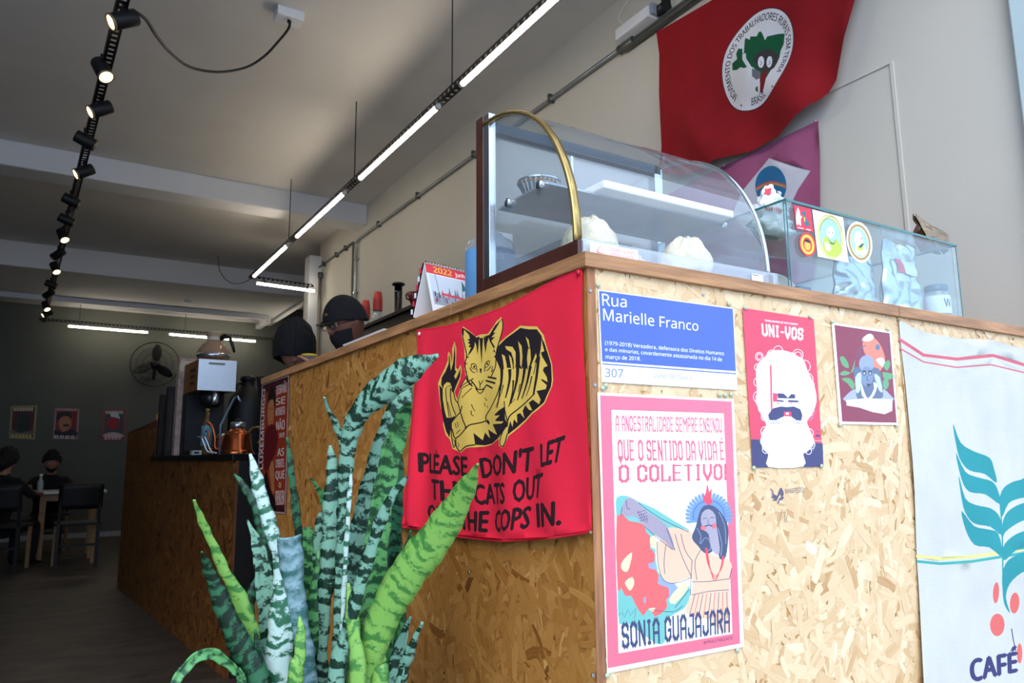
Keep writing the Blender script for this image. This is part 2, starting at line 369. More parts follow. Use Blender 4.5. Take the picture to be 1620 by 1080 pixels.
# ------------------------------------------------------------------ oriented strand board
def osb_base(name, c1, c2):
    return mat(name, c1, .7, noise=.25, nscale=14, bump=.3, bscale=50)
def flake_mat(name, cols, gain=1.0):
    m = bpy.data.materials.new(name); m.use_nodes = True; nt = m.node_tree; b = nt.nodes['Principled BSDF']; L = nt.links
    at = nt.nodes.new('ShaderNodeAttribute'); at.attribute_name = 'tone'
    sp = nt.nodes.new('ShaderNodeSeparateColor'); L.new(at.outputs['Color'], sp.inputs[0])
    uv = nt.nodes.new('ShaderNodeUVMap'); mp = nt.nodes.new('ShaderNodeMapping'); mp.inputs['Scale'].default_value = (9, 160, 1)
    n = nt.nodes.new('ShaderNodeTexNoise'); n.inputs['Scale'].default_value = 1.6; n.inputs['Detail'].default_value = 4; n.inputs['Roughness'].default_value = .6
    L.new(uv.outputs[0], mp.inputs[0]); L.new(mp.outputs[0], n.inputs['Vector'])
    ad = nt.nodes.new('ShaderNodeMath'); ad.operation = 'MULTIPLY_ADD'; L.new(n.outputs['Fac'], ad.inputs[0]); ad.inputs[1].default_value = .4; L.new(sp.outputs[0], ad.inputs[2])
    sb = nt.nodes.new('ShaderNodeMath'); sb.operation = 'SUBTRACT'; L.new(ad.outputs[0], sb.inputs[0]); sb.inputs[1].default_value = .2
    c = nt.nodes.new('ShaderNodeValToRGB'); L.new(sb.outputs[0], c.inputs[0])
    e = c.color_ramp.elements
    while len(e) < len(cols): e.new(.5)
    for i, k in enumerate(cols): e[i].position = i/(len(cols)-1); e[i].color = lin(k)
    L.new(c.outputs[0], b.inputs['Base Color']); b.inputs['Roughness'].default_value = .55; b.inputs['Specular IOR Level'].default_value = .35
    bp = nt.nodes.new('ShaderNodeBump'); bp.inputs['Strength'].default_value = .35; bp.inputs['Distance'].default_value = .002
    L.new(n.outputs['Fac'], bp.inputs['Height']); L.new(bp.outputs[0], b.inputs['Normal']); return m
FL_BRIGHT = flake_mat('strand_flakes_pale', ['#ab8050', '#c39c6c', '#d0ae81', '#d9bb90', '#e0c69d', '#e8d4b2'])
FL_SHADED = flake_mat('strand_flakes_shaded', ['#6b4018', '#8a5722', '#9d692d', '#a87436', '#b48142', '#c69658'])  # darker copy of the pale flakes; shade of the side face put into colour
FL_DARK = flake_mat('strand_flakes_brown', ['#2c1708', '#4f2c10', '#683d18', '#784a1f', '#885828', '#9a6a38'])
def flakes(panel, o, U, V, N, Wd, Hd, n, seed, m, Lr=(.03, .095), Wr=(.006, .026)):
    r = random.Random(seed); o, U, V, N = map(Vector, (o, U, V, N)); vs = []; fs = []; uvs = []; tn = []
    for k in range(n):
        a = r.random()*math.pi; l = r.uniform(*Lr)*(1 if r.random() < .8 else .5); w = r.uniform(*Wr); cx = r.random()*Wd; cy = r.random()*Hd
        h = .0002+.0011*r.random(); ca, sa = math.cos(a), math.sin(a); t1 = (r.random()-.5)*.014; bend = (r.random()-.5)*.12*l
        pts = []; m1 = r.randint(2, 3)
        for i in range(4): t = -1+2*i/3; pts.append((t*l/2*(.93+.1*r.random()), -w/2*(.75+.35*r.random())*(1-.35*(abs(t) > .9)*r.random())+bend*(t*t-.5)))
        for i in range(m1): pts.append((l/2*(1+.16*(r.random()-.3)), -w/2+w*(i+.7)/(m1+.6)+bend*.5))
        for i in range(4): t = 1-2*i/3; pts.append((t*l/2*(.93+.1*r.random()), w/2*(.75+.35*r.random())*(1-.35*(abs(t) > .9)*r.random())+bend*(t*t-.5)))
        for i in range(2): pts.append((-l/2*(1+.16*(r.random()-.3)), w/2-w*(i+.7)/2.6+bend*.5))
        b = len(vs); q = []; ou, ov = r.random()*7, r.random()*7
        for x, y in pts:
            u = min(max(cx+x*ca-y*sa, 0), Wd); v = min(max(cy+x*sa+y*ca, 0), Hd)
            vs.append(o+U*u+V*v+N*(h+max(-.0002, t1*x*.5+t1*y))); q.append((x+ou, y+ov))
        fs.append(tuple(range(b, b+len(pts)))); uvs.append(q); t = min(max(r.gauss(.6, .15), .02), 1)
        if r.random() < .04: t = r.random()*.25
        tn.append(t)
    me = bpy.data.meshes.new('wood_flakes'); off = origin(panel); me.from_pydata([tuple(v-off) for v in vs], [], fs)
    ul = me.uv_layers.new(name='UVMap'); at = me.attributes.new('tone', 'FLOAT_COLOR', 'FACE')
    flat = [c for q in uvs for p in q for c in p]; ul.data.foreach_set('uv', flat)
    at.data.foreach_set('color', [c for t in tn for c in (t, t, t, 1)])
    me.materials.append(m); ob = bpy.data.objects.new('wood_flakes', me); C.objects.link(ob); ob.parent = panel; ob['kind'] = 'stuff'; return ob

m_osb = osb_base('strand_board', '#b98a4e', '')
m_osbw = osb_base('strand_board_shaded', '#96622a', '')  # board colour deepened to carry the side panel's shade
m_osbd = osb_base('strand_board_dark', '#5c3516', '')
m_edge = mat('board_edge', '#9a6a48', .8, noise=.35, nscale=60, bump=.4, bscale=90, stretch=(1, 1, .15))
ct = thing('bar_counter', 'tall pale strand board bar counter at the shop front, hung with posters', 'counter', (0, 0, 0))
pf = MB().box((.016, 0, 0), (.868, .015, 1.399)).build('front_panel', m_osb, ct)
flakes(pf, (.016, 0, 0), (1, 0, 0), (0, 0, 1), (0, -1, 0), .852, 1.399, 7500, 1, FL_BRIGHT)
pg = MB().box((.870, 0, 0), (1.79, .015, 1.399)).build('front_panel', m_osb, ct)
flakes(pg, (.870, 0, 0), (1, 0, 0), (0, 0, 1), (0, -1, 0), .92, 1.399, 8000, 2, FL_BRIGHT)
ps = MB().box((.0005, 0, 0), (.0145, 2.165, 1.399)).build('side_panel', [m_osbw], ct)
flakes(ps, (.0005, 0, 0), (0, 1, 0), (0, 0, 1), (-1, 0, 0), 2.165, 1.399, 17000, 3, FL_SHADED)
MB().box((-.0012, -.0012, 0), (.0158, .0, 1.399)).build('edge_strip', m_edge, ct)
MB().box((.0005, 2.15, 0), (.42, 2.165, 1.399)).build('end_panel', m_osbd, ct)
wt = thing('bar_worktop', 'wood bar worktop with speckled raw edge capping the posters counter', 'worktop', (0, 0, 1.399))
m_wt = mat('worktop_wood', '#a67850', .55, noise=.32, nscale=26, bump=.25, bscale=70, stretch=(.25, .25, 2.2))
m_wt2 = mat('worktop_wood_side', '#8d5f36', .55, noise=.4, nscale=26, bump=.25, bscale=70, stretch=(.25, .25, 2.2))
MB().box((-.010, -.010, 1.3992), (.866, .46, 1.424)).build('worktop_board', m_wt, wt, bevel=.0015)
MB().box((.8685, -.010, 1.3992), (1.79, .46, 1.424)).build('worktop_board', m_wt, wt, bevel=.0015)
MB().box((-.010, .4605, 1.3992), (.46, 2.17, 1.424)).build('worktop_board', m_wt, wt, bevel=.0015)
# screws
m_scr = mat('screw_steel', '#9a9c9c', .35, metal=.9, noise=.2, nscale=200)
for (x, y) in ((933.5, 460), (941, 609), (1112, 466), (1163, 567), (1283, 640), (1376, 488), (1402, 500), (1448, 700), (938, 1068)):
    p = hit(x, y, 1, -.001)
    MB().cyl(p+Vector((0, .001, 0)), p+Vector((0, -.0016, 0)), .0032, .0028, 10).build('screw', m_scr, ct)
for (x, y) in ((523, 610), (704, 585), (486, 700), (560, 690), (742, 905)):
    p = hit(x, y, 0, -.001)
    MB().cyl(p+Vector((.001, 0, 0)), p+Vector((-.0016, 0, 0)), .0035, .003, 10).build('screw', m_scr, ct)

# ------------------------------------------------------------------ rear brewing counter (slightly askew)
A = Vector((.108, 3.166, 0)); B = Vector((-.159, 6.567, 0)); D = (B-A).normalized(); Nn = Vector((D.y, -D.x, 0))  # Nn points to +x
bc = thing('brewing_counter', 'brown strand board counter behind the bar, black worktop and black end', 'counter', A)
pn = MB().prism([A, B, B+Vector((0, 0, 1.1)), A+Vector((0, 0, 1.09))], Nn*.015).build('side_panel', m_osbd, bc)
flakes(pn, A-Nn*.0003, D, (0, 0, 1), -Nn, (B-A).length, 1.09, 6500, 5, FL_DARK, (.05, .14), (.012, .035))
m_blk = mat('matt_black', '#0b0b0c', .55, noise=.2, nscale=30)
m_blk2 = mat('satin_black', '#060607', .35, noise=.2, nscale=20)
MB().prism([A+Nn*.015, A+Nn*.62, A+Nn*.62+Vector((0, 0, 1.09)), A+Nn*.015+Vector((0, 0, 1.09))], D*.02).build('end_panel', m_blk, bc)
MB().prism([A-Nn*.02+Vector((0, 0, 1.09)), A+Nn*.65+Vector((0, 0, 1.09)), A+Nn*.65+D*2.2+Vector((0, 0, 1.09)), A-Nn*.02+D*2.2+Vector((0, 0, 1.09))], (0, 0, .035)).build('worktop', m_blk2, bc, bevel=.003)
a1 = A+D*2.15
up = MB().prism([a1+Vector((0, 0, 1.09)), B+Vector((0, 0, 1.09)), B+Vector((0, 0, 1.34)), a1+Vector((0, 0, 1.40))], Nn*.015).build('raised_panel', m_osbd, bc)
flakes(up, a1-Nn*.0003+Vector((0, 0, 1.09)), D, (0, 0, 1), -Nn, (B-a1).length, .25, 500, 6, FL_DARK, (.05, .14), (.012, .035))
# ------------------------------------------------------------------ printed things hung on the counter
def TF(ox, oy, s): return lambda x, y: (ox+x/s, oy+y/s)
class PP(Print):
    """Print whose input coordinates pass through a crop transform first"""
    def __init__(s, tf, plane, val):
        s.tf = tf; i, j = {0: (1, 2), 1: (0, 2)}[plane]
        def to(x, y):
            p = hit(*s.tf(x, y), plane, val); return (p[i], p[j])
        super().__init__(to)
def front3(off): return lambda u, v: (u, -off, v)
m_pin = mat('pale_green_pin', '#aab79c', .35, spec=.5, noise=.05)
m_pinr = mat('red_pin', '#c81f36', .3, noise=.05)
m_pinw = mat('white_pin', '#e8e8ee', .3, noise=.05)
m_pinb = mat('brass_pin', '#7e7458', .35, metal=.4, noise=.1)
def pins(parent, pts, plane, off, m=m_pin, r=.0042):
    for x, y in pts:
        p = hit(x, y, plane, -off); n = Vector((0, -1, 0)) if plane == 1 else Vector((-1, 0, 0))
        MB().lathe(p, [(r*.25, -.003), (r*.3, .0), (r, .0005), (r, .0015), (r*.75, .003), (r*.2, .0038)], 12, n).build('pushpin', m, parent)
def poster(name, label, cat, P, pinpts, loc=None, off=.0035, pm=m_pin, **k):
    t = thing(name, label, cat, loc)
    P.build('sheet', t, front3(off), **k)
    pins(t, pinpts, 1, off, pm)
    return t
# --- street name sign
P = PP(TF(930, 440, 6), 1, 0); BL_ = '#4560b0'; WH = '#eef0f2'
P.poly(WH, [(85, 114), (1370, 286), (1406, 1062), (118, 986)])
P.poly(BL_, [(92, 122), (1362, 294), (1391, 884), (122, 792)])
P.poly(BL_, [(124, 809), (1392, 903), (1393, 914), (124, 820)])
for st, q, b in (('Rua', ((120, 148), (355, 178), (355, 280), (125, 262)), .008), ('Marielle Franco', ((130, 290), (1035, 415), (1035, 503), (135, 402)), .008),
    ('(1979-2018) Vereadora, defensora dos Direitos Humanos', ((150, 597), (1278, 700), (1278, 733), (150, 632)), .0),
    ('e das minorias, covardemente assassinada no dia 14 de', ((152, 660), (1258, 755), (1258, 790), (152, 693)), .0),
    ('março de 2018.', ((155, 728), (488, 748), (488, 783), (155, 765)), .0)): P.text('#ffffff', st, *q, bold=b)
P.text(BL_, '307', (150, 858), (322, 868), (318, 945), (150, 938))
P.text('#56617f', '20260-080 Estácio', (612, 905), (975, 930), (975, 968), (612, 942))
poster('street_sign', 'blue and white street name sign with house number 307 on pale counter front', 'sign', P, [(946, 451), (1153, 481), (953, 614), (958, 610)], (.13, 0, 1.2), rough=.35, coat=.4)
# --- tall pink bordered poster
t1 = TF(930, 610, 6); t2 = TF(930, 740, 3.175)
P = PP(lambda x, y: (x, y), 1, 0); PK = '#dc6a7f'
P.poly('#f2f2f5', [(943, 621), (1158.5, 631.5), (1174.5, 1022), (958, 1064)])
P.poly(PK, [(947, 625.3), (1155, 635), (1168.4, 1017), (959, 1056)])
P.poly('#eef1f0', [(965, 648.3), (1142.5, 654), (1156, 1001.4), (976.3, 1032.3)])
P.tf = t2
P.poly('#6fb5ac', [(136, 150), (190, 140), (250, 170), (330, 205), (430, 268), (500, 310), (480, 335), (400, 310), (330, 330), (330, 400), (345, 520), (400, 560), (440, 600), (500, 590), (505, 640), (480, 700), (430, 730), (385, 770), (380, 868), (330, 878), (200, 780), (150, 780), (142, 600), (137, 250)], 2)
P.poly('#e8605f', [(137, 240), (200, 265), (270, 280), (285, 320), (310, 350), (305, 400), (330, 430), (325, 490), (350, 540), (345, 580), (390, 590), (405, 640), (385, 660), (390, 700), (330, 745), (300, 700), (270, 740), (230, 680), (210, 640), (180, 640), (160, 600), (141, 600)], 2)
for q in ([(160, 480), (190, 440), (215, 425), (205, 480), (190, 520), (165, 510)], [(180, 570), (215, 545), (225, 580), (205, 615), (185, 590)], [(305, 350), (335, 340), (335, 400), (310, 395)], [(400, 660), (450, 590), (500, 570), (490, 610), (430, 680)], [(300, 705), (330, 700), (320, 720)]): P.poly('#e9e2a4', q, 2)
for q in ([(295, 480), (330, 470), (330, 510), (300, 500)], [(345, 545), (430, 580), (445, 600), (400, 650), (400, 600), (355, 585)], [(272, 650), (285, 645), (282, 680), (272, 670)]): P.poly('#8b9fd6', q, 1)
INK = '#3f4468'
P.poly('#e6ba9c', [(388, 302), (440, 300), (520, 325), (560, 400), (640, 440), (700, 460), (716, 500), (702, 560), (705, 830), (600, 760), (480, 725), (510, 640), (515, 548), (430, 577), (372, 560), (345, 480), (340, 370), (380, 350)], 2)
P.poly('#9c8f9d', [(168, 235), (165, 195), (185, 155), (215, 150), (245, 175), (300, 225), (390, 290), (428, 412), (380, 370), (310, 320), (240, 250), (200, 243)], 2)
for i in range(22):
    a = math.radians(165+i*210/21); c, s_ = math.cos(a), math.sin(a)
    P.poly('#6f93d2', [(600+50*c-8*s_, 250+50*s_+8*c), (600+112*c-6*s_, 240+112*s_+6*c), (600+122*c, 240+122*s_), (600+112*c+9*s_, 240+112*s_-9*c), (600+50*c+8*s_, 250+50*s_-8*c)])
for i in range(21): a = math.radians(170+i*200/20); P.stroke(INK, [(600+60*math.cos(a), 245+60*math.sin(a)), (600+114*math.cos(a), 240+114*math.sin(a))], 1.5)
P.stroke('#4d6cae', [(600+80*math.cos(math.radians(170+i*20)), 242+80*math.sin(math.radians(170+i*20))) for i in range(11)], 5)
P.poly('#d9455a', [(575, 170), (568, 125), (582, 140), (592, 75), (602, 120), (615, 100), (612, 150), (620, 170), (600, 190)])
HR = '#414b68'
P.poly(HR, [(560, 205), (600, 185), (645, 205), (690, 270), (698, 340), (685, 445), (655, 455), (640, 400), (615, 420), (590, 430), (565, 415), (545, 390), (515, 350), (535, 290)], 3)
P.poly('#a39aa6', [(566, 225), (600, 205), (632, 235), (638, 290), (655, 400), (645, 435), (615, 410), (598, 330), (575, 312), (560, 270)], 2)
for q in ((572, 300, 13, 12), (626, 290, 12, 14)): P.ell('#dd6a78', *q)
P.stroke(INK, [(580, 292), (600, 285), (618, 292)], 6); P.stroke(INK, [(570, 255), (590, 250)], 3); P.stroke(INK, [(606, 250), (628, 248)], 3); P.stroke(INK, [(598, 255), (594, 275), (603, 278)], 2.5)
for q in ([(560, 380), (580, 350), (600, 360), (610, 400), (590, 420)], [(540, 300), (560, 340), (555, 380)], [(650, 220), (680, 290), (685, 380)], [(645, 300), (665, 380), (660, 440)]): P.stroke('#8e93ad', q, 3, 3)
for k in range(4): P.stroke('#d8434f', [(582+k*3, 400), (595+k*4, 480+8*k), (630, 540+9*k), (665-2*k, 500), (675-k*2, 440)], 3.2, 4)
for q in ([(245, 172), (300, 215), (390, 270), (500, 322)], [(275, 290), (330, 340), (420, 410)], [(388, 302), (410, 360), (430, 412)], [(340, 370), (345, 480), (372, 560), (430, 577), (515, 548)], [(385, 380), (375, 470), (380, 530)], [(460, 330), (480, 410), (520, 470)], [(430, 330), (460, 430), (510, 540)], [(515, 470), (510, 560), (508, 640)], [(515, 636), (600, 618), (700, 610)], [(515, 570), (600, 568), (700, 555)], [(560, 410), (530, 470), (540, 560)], [(716, 500), (702, 560)], [(165, 195), (160, 230), (170, 238)], [(185, 160), (190, 200), (205, 205)], [(430, 700), (500, 610)], [(310, 710), (420, 720), (470, 690)]): P.stroke(INK, q, 3.2, 3)
for k in range(9): P.stroke('#c2545f' if k % 2 else INK, [(530+k*20, 632-k*1.5), (515+k*22, 690), (500+k*24, 750)], 3, 2)
for k in range(4): P.stroke(INK, [(243+k*14, 215+k*8), (265+k*10, 265+k*4)], 2.4); P.stroke(INK, [(240+k*4, 225+k*14), (285+k*4, 210+k*14)], 2.4)
P.stroke(INK, [(148, 740), (165, 720), (175, 750), (195, 705), (205, 740), (235, 700), (225, 755)], 2, 2)
P.text('#3c4266', 'SONIA GUAJAJARA', (158, 780), (707, 703), (708, 820), (163, 905), bold=(.2, .13), face=2)
P.text('#7a2c50', '@PROLETARIZARTE', (573, 868), (720, 842), (720, 858), (573, 882), bold=.03)
P.tf = t1
for st, q in (('A ANCESTRALIDADE SEMPRE ENSINOU', ((247, 285), (1258, 312), (1262, 445), (250, 428))), ('QUE O SENTIDO DA VIDA É', ((265, 515), (1270, 530), (1282, 703), (272, 710))), ('O COLETIVO!', ((272, 755), (1300, 745), (1303, 890), (275, 915)))): P.text('#d2566f', st, *q, bold=(.2, .1), face=2)
poster('poster', 'tall white poster with pink frame and a figure in a blue feather headdress, arm raised', 'poster', P, [(1138, 624.5), (1147, 625), (1156, 624), (1166, 1028), (960, 1068)], (.18, 0, .78), rough=.35, coat=.5)
# --- bearded curls poster
P = PP(TF(1160, 480, 3.857), 1, 0); RD = '#d4445a'; NV = '#3e3c66'; W2 = '#f4f2f2'
P.poly(RD, [(48, 28), (482, 95), (540, 995), (108, 1000)])
P.poly(NV, [(99, 828), (536, 852), (541, 995), (108, 1000)]); P.stroke('#e9a3ae', [(440, 833), (534, 838)], 4)
P.text(W2, 'UNI-VOS', (160, 125), (422, 155), (418, 225), (165, 196), bold=(.22, .15), face=2)
P.text(W2, 'TRABALHADORES DE TODO O MUNDO', (183, 99), (385, 124), (385, 134), (183, 110), bold=.04)
P.poly(W2, [(185, 325), (215, 295), (265, 285), (330, 295), (380, 320), (420, 345), (440, 400), (462, 450), (490, 520), (498, 600), (470, 680), (440, 720), (462, 780), (485, 850), (440, 905), (417, 920), (418, 993), (205, 996), (205, 920), (168, 880), (162, 800), (192, 740), (165, 690), (135, 600), (135, 520), (130, 450), (135, 380)], 3)
def ring(c, x, y, r, w=3.5): P.stroke(c, [(x+r*math.cos(i*math.pi/7), y+r*1.1*math.sin(i*math.pi/7)) for i in range(14)], w, closed=True)
for x, y, r in ((150, 325, 24), (150, 325, 15), (265, 290, 28), (225, 315, 28), (385, 315, 32), (385, 320, 22), (350, 330, 26), (425, 385, 36), (440, 465, 38), (440, 465, 26), (455, 500, 30), (140, 390, 20), (140, 480, 24), (145, 570, 32), (148, 575, 20), (160, 600, 30), (170, 640, 26), (185, 690, 24), (180, 840, 24), (190, 890, 22), (185, 780, 26), (455, 790, 24), (465, 860, 24), (450, 900, 18)): ring(W2, x, y, r)
for x, y, r in ((150, 590, 22), (165, 625, 26), (465, 660, 22), (455, 690, 20), (200, 900, 14), (185, 860, 16), (470, 880, 14), (455, 840, 14)): ring('#b8b4cf', x, y, r, 2)
P.poly(RD, [(214, 385), (224, 365), (230, 640), (220, 660)]); P.poly(RD, [(232, 545), (262, 550), (258, 600), (232, 598)])
for q in ([(262, 548), (298, 550), (325, 575), (345, 552), (368, 555), (368, 580), (262, 578)], [(258, 588), (298, 592), (298, 602), (258, 598)], [(325, 590), (388, 592), (388, 604), (325, 602)], [(203, 680), (232, 640), (280, 628), (318, 632), (360, 628), (400, 645), (412, 680), (405, 715), (375, 712), (345, 690), (320, 680), (285, 695), (250, 712), (212, 712)]): P.poly(NV, q)
P.poly(RD, [(300, 660), (345, 660), (345, 690), (300, 688)]); P.poly(W2, [(312, 665), (328, 665), (328, 678), (312, 678)])
P.poly(RD, [(258, 604), (280, 608), (258, 614)]); P.poly(RD, [(335, 606), (360, 608), (340, 614)])
for x in (225, 250, 275, 375, 395): ring(NV, x, 708, 22, 2.5)
P.stroke(NV, [(492, 806), (522, 808)], 12); P.stroke(NV, [(494, 778), (520, 780)], 3)
poster('poster', 'red and navy poster of a bearded face in white curls', 'poster', P, [(1178.5, 487), (1281, 501), (1192, 740), (1299, 737)], (.42, 0, 1.1), rough=.45, coat=.2)
# --- small maroon poster
P = PP(TF(1160, 480, 3.857), 1, 0)
P.poly('#f1f0f2', [(590, 118), (955, 170), (975, 450), (998, 742), (638, 735)]); P.poly('#84283a', [(608, 132), (945, 182), (965, 450), (988, 728), (655, 720)])
P.poly('#d97a5e', [(790, 215), (840, 205), (880, 240), (905, 290), (918, 350), (890, 410), (850, 400), (800, 320), (780, 260)], 2)
P.ell('#5d6f86', 872, 268, 14, 18); P.poly('#d9cdd0', [(775, 225), (800, 195), (830, 185), (850, 210), (820, 232)], 2); P.poly('#d9cdd0', [(860, 345), (900, 330), (918, 365), (900, 388)], 2)
for k in range(3): P.stroke('#4e5670', [(745+k*10, 330), (755+k*9, 285-4*k), (795+k*3, 255)], 2, 3)
for q in ([(640, 330), (665, 325), (690, 360), (695, 395), (660, 380)], [(640, 430), (670, 410), (720, 420), (735, 340), (720, 390), (700, 430), (660, 440)], [(650, 460), (700, 455), (730, 490), (722, 530), (690, 490)], [(905, 380), (935, 345), (950, 370), (930, 410)], [(900, 420), (960, 430), (970, 450), (920, 470)], [(905, 470), (930, 460), (940, 500), (912, 530)]): P.poly('#5f9a62', q, 2)
P.poly('#a3a6bd', [(680, 560), (740, 520), (790, 560), (850, 560), (900, 520), (950, 560), (955, 600), (680, 600)], 2)
P.poly('#5a667c', [(725, 400), (760, 390), (850, 390), (890, 420), (905, 570), (840, 588), (750, 585), (740, 520)], 2)
P.ell('#8b98b0', 804, 368, 46, 52); P.ell('#76839b', 805, 445, 40, 60)
P.poly('#dfe2ea', [(770, 480), (790, 540), (815, 580), (850, 520), (845, 480), (870, 500), (850, 560), (815, 590), (775, 560)], 2)
for q in ([(735, 450), (765, 420), (772, 450), (765, 530), (742, 545)], [(850, 430), (885, 450), (902, 540), (880, 530), (862, 480)]): P.poly('#b9c0cf', q, 2)
for x in (790, 826): P.ell('#2e3546', x, 425, 12, 14); P.ell('#aeb8c8', x, 427, 6, 7); P.stroke('#2e3546', [(x-14, 412), (x+12, 410)], 4)
P.stroke('#2e3546', [(808, 440), (806, 470), (820, 472)], 4); P.poly('#3c3038', [(800, 490), (835, 490), (815, 510)])
P.poly('#e9e4ea', [(680, 590), (800, 578), (962, 585), (960, 655), (915, 675), (840, 662), (760, 635), (682, 622)])
P.text('#9a8fa0', 'Paulo  Freire', (762, 600), (885, 605), (885, 617), (762, 612))
poster('poster', 'small maroon poster of a bald bearded man between green leaves', 'poster', P, [(1316, 509), (1404, 521.5), (1328.5, 672), (1417.5, 673)], (.68, 0, 1.2), rough=.4, coat=.3)
# --- stencilled mark on the board
P = PP(TF(1200, 760, 15.43), 1, 0)
for q in ([(270, 180), (330, 230), (360, 330), (440, 370), (500, 200), (540, 165), (590, 260), (600, 350), (570, 380), (610, 410), (560, 470), (500, 480), (470, 570), (440, 560), (490, 430), (540, 400), (510, 330), (470, 400), (430, 490), (310, 488), (370, 440), (290, 420), (330, 330)],): P.poly('#5d5468', q)
P.poly('#c98a8a', [(275, 200), (320, 260), (325, 380), (290, 410), (300, 300)])
P.text('#8b7770', 'MANIFESTO', (630, 200), (1080, 160), (1080, 290), (640, 310), bold=.02)
P.stroke('#a08c7c', [(560, 700), (500, 1000)], 14); P.stroke('#a08c7c', [(640, 760), (620, 1010)], 12); P.stroke('#a08c7c', [(700, 770), (650, 1020)], 14)
t = thing('sticker', 'tiny grey bird sticker lettered beside it, on the bare board below the curls poster', 'sticker', (.52, 0, 1.07)); P.build('printed_bird', t, front3(.0016))
# --- coffee sack
P = PP(TF(1400, 500, 1.864), 1, 0); SK = '#c4c3bb'
P.poly(SK, [(35, 12), (75, 32), (120, 50), (200, 68), (295, 72), (410, 100), (560, 118), (760, 160), (800, 700), (820, 1500), (97, 1650), (95, 1080), (92, 800), (85, 640), (78, 520), (70, 420), (55, 200)])
P.stroke('#c9626f', [(37, 68), (110, 115), (200, 128), (300, 118), (410, 148), (560, 165), (752, 195)], 9); P.stroke('#c9626f', [(39, 95), (110, 135), (200, 152), (295, 145), (410, 170), (560, 188), (752, 215)], 4)
P.stroke('#3fa096', [(88, 722), (160, 729), (250, 722), (325, 708), (420, 690), (780, 640)], 8); P.stroke('#d8cf7c', [(86, 706), (160, 714), (250, 708), (325, 696), (420, 678), (780, 628)], 9)
P.tf = TF(1490, 650, 2.512); TL_ = '#2c8c90'
for q in ([(33, 50), (60, 125), (110, 160), (170, 185), (187, 230), (195, 285), (150, 250), (90, 235), (55, 190), (40, 120)], [(40, 165), (75, 240), (120, 262), (175, 278), (198, 310), (208, 370), (150, 330), (90, 320), (60, 270)], [(50, 255), (75, 345), (115, 372), (170, 385), (205, 420), (212, 490), (170, 458), (110, 445), (75, 400), (58, 330)], [(62, 395), (110, 455), (160, 468), (200, 485), (218, 575), (170, 540), (115, 530), (80, 470)],
          [(205, 350), (222, 305), (262, 280), (310, 265), (340, 210), (420, 120), (440, 260), (345, 335), (290, 345), (240, 365), (212, 420)], [(212, 475), (225, 412), (270, 375), (345, 350), (440, 300), (440, 380), (345, 420), (280, 440), (225, 480), (215, 520)], [(218, 570), (225, 525), (270, 485), (345, 462), (450, 420), (440, 510), (345, 543), (270, 550), (230, 590)], [(222, 640), (240, 590), (290, 562), (345, 553), (440, 530), (420, 600), (345, 622), (290, 640), (250, 685), (240, 740), (258, 800), (235, 765), (225, 700)]): P.poly(TL_, q, 3)
P.stroke(TL_, [(205, 345), (214, 480), (222, 620), (228, 700)], 5, 2)
for q in ((203, 720, 11, 42), (272, 760, 17, 42), (212, 848, 27, 45), (296, 960, 10, 40)): P.ell('#d3655f', *q)
P.stroke('#4c4a70', [(265, 862), (272, 905), (282, 950)], 4)
P.text('#3c3a66', 'CAFÉ', (97, 990), (290, 955), (290, 1030), (100, 1072), bold=.1)
P.text('#3c3a66', 'DO', (315, 925), (440, 902), (440, 980), (315, 1003), bold=.1)
def sack3(u, v): return (u, -.009-.004*math.sin(u*9+v*2.5)-.003*math.sin(v*13+u*7)-.0022*math.sin(u*37-v*4)*max(0, (v-1.2)*4), v)
t = thing('coffee_sack', 'pale woven coffee sack with teal leaves and red stripes pinned to right counter front', 'sack', (1.1, 0, .6)); P.build('sackcloth', t, sack3, grid=.02, rough=.9, weave=420)
pins(t, [(1420.5, 507), (1558, 540), (1602, 536), (1447, 869)], 1, .012, m_pinb, .0035)
# --- red bandana
BR = '#ea2440'; GO = '#e8c45c'; BK = '#21161d'
P = PP(TF(630, 420, 4.909), 0, 0)
def band_uv(x, y):
    x, y = P.tf(x, y); p = hit(x, y, 0, -.004-.011*max(0, min(1, (y-470)/330))*max(0, min(1, (x-600)/300))); return (p[1], p[2])
P.t = band_uv
low = lambda L: [(x, y+1080) for x, y in L]
out = [(148, 500), (200, 490), (380, 465), (600, 400), (820, 320), (1050, 200), (1250, 90), (1400, 10), (1424, 2), (1440, 60), (1440, 400), (1450, 700), (1465, 1080), (1478, 1380), (1490, 1680), (1500, 2070), (1400, 2090), (1200, 2120), (1000, 2135), (850, 2140), (650, 2130), (450, 2105), (200, 2050), (15, 2025), (22, 1900), (65, 1680), (100, 1380), (130, 1080), (145, 800), (152, 620)]
P.poly(BR, out)
P.stroke('#a90f26', [(148, 512), (200, 502), (380, 477), (600, 412), (820, 332), (1050, 212), (1250, 102), (1400, 22)], 3); P.stroke('#a90f26', [(22, 2010), (200, 2035), (450, 2090), (850, 2122), (1200, 2104), (1490, 2055)], 3)
P.tf = TF(690, 490, 8.1)
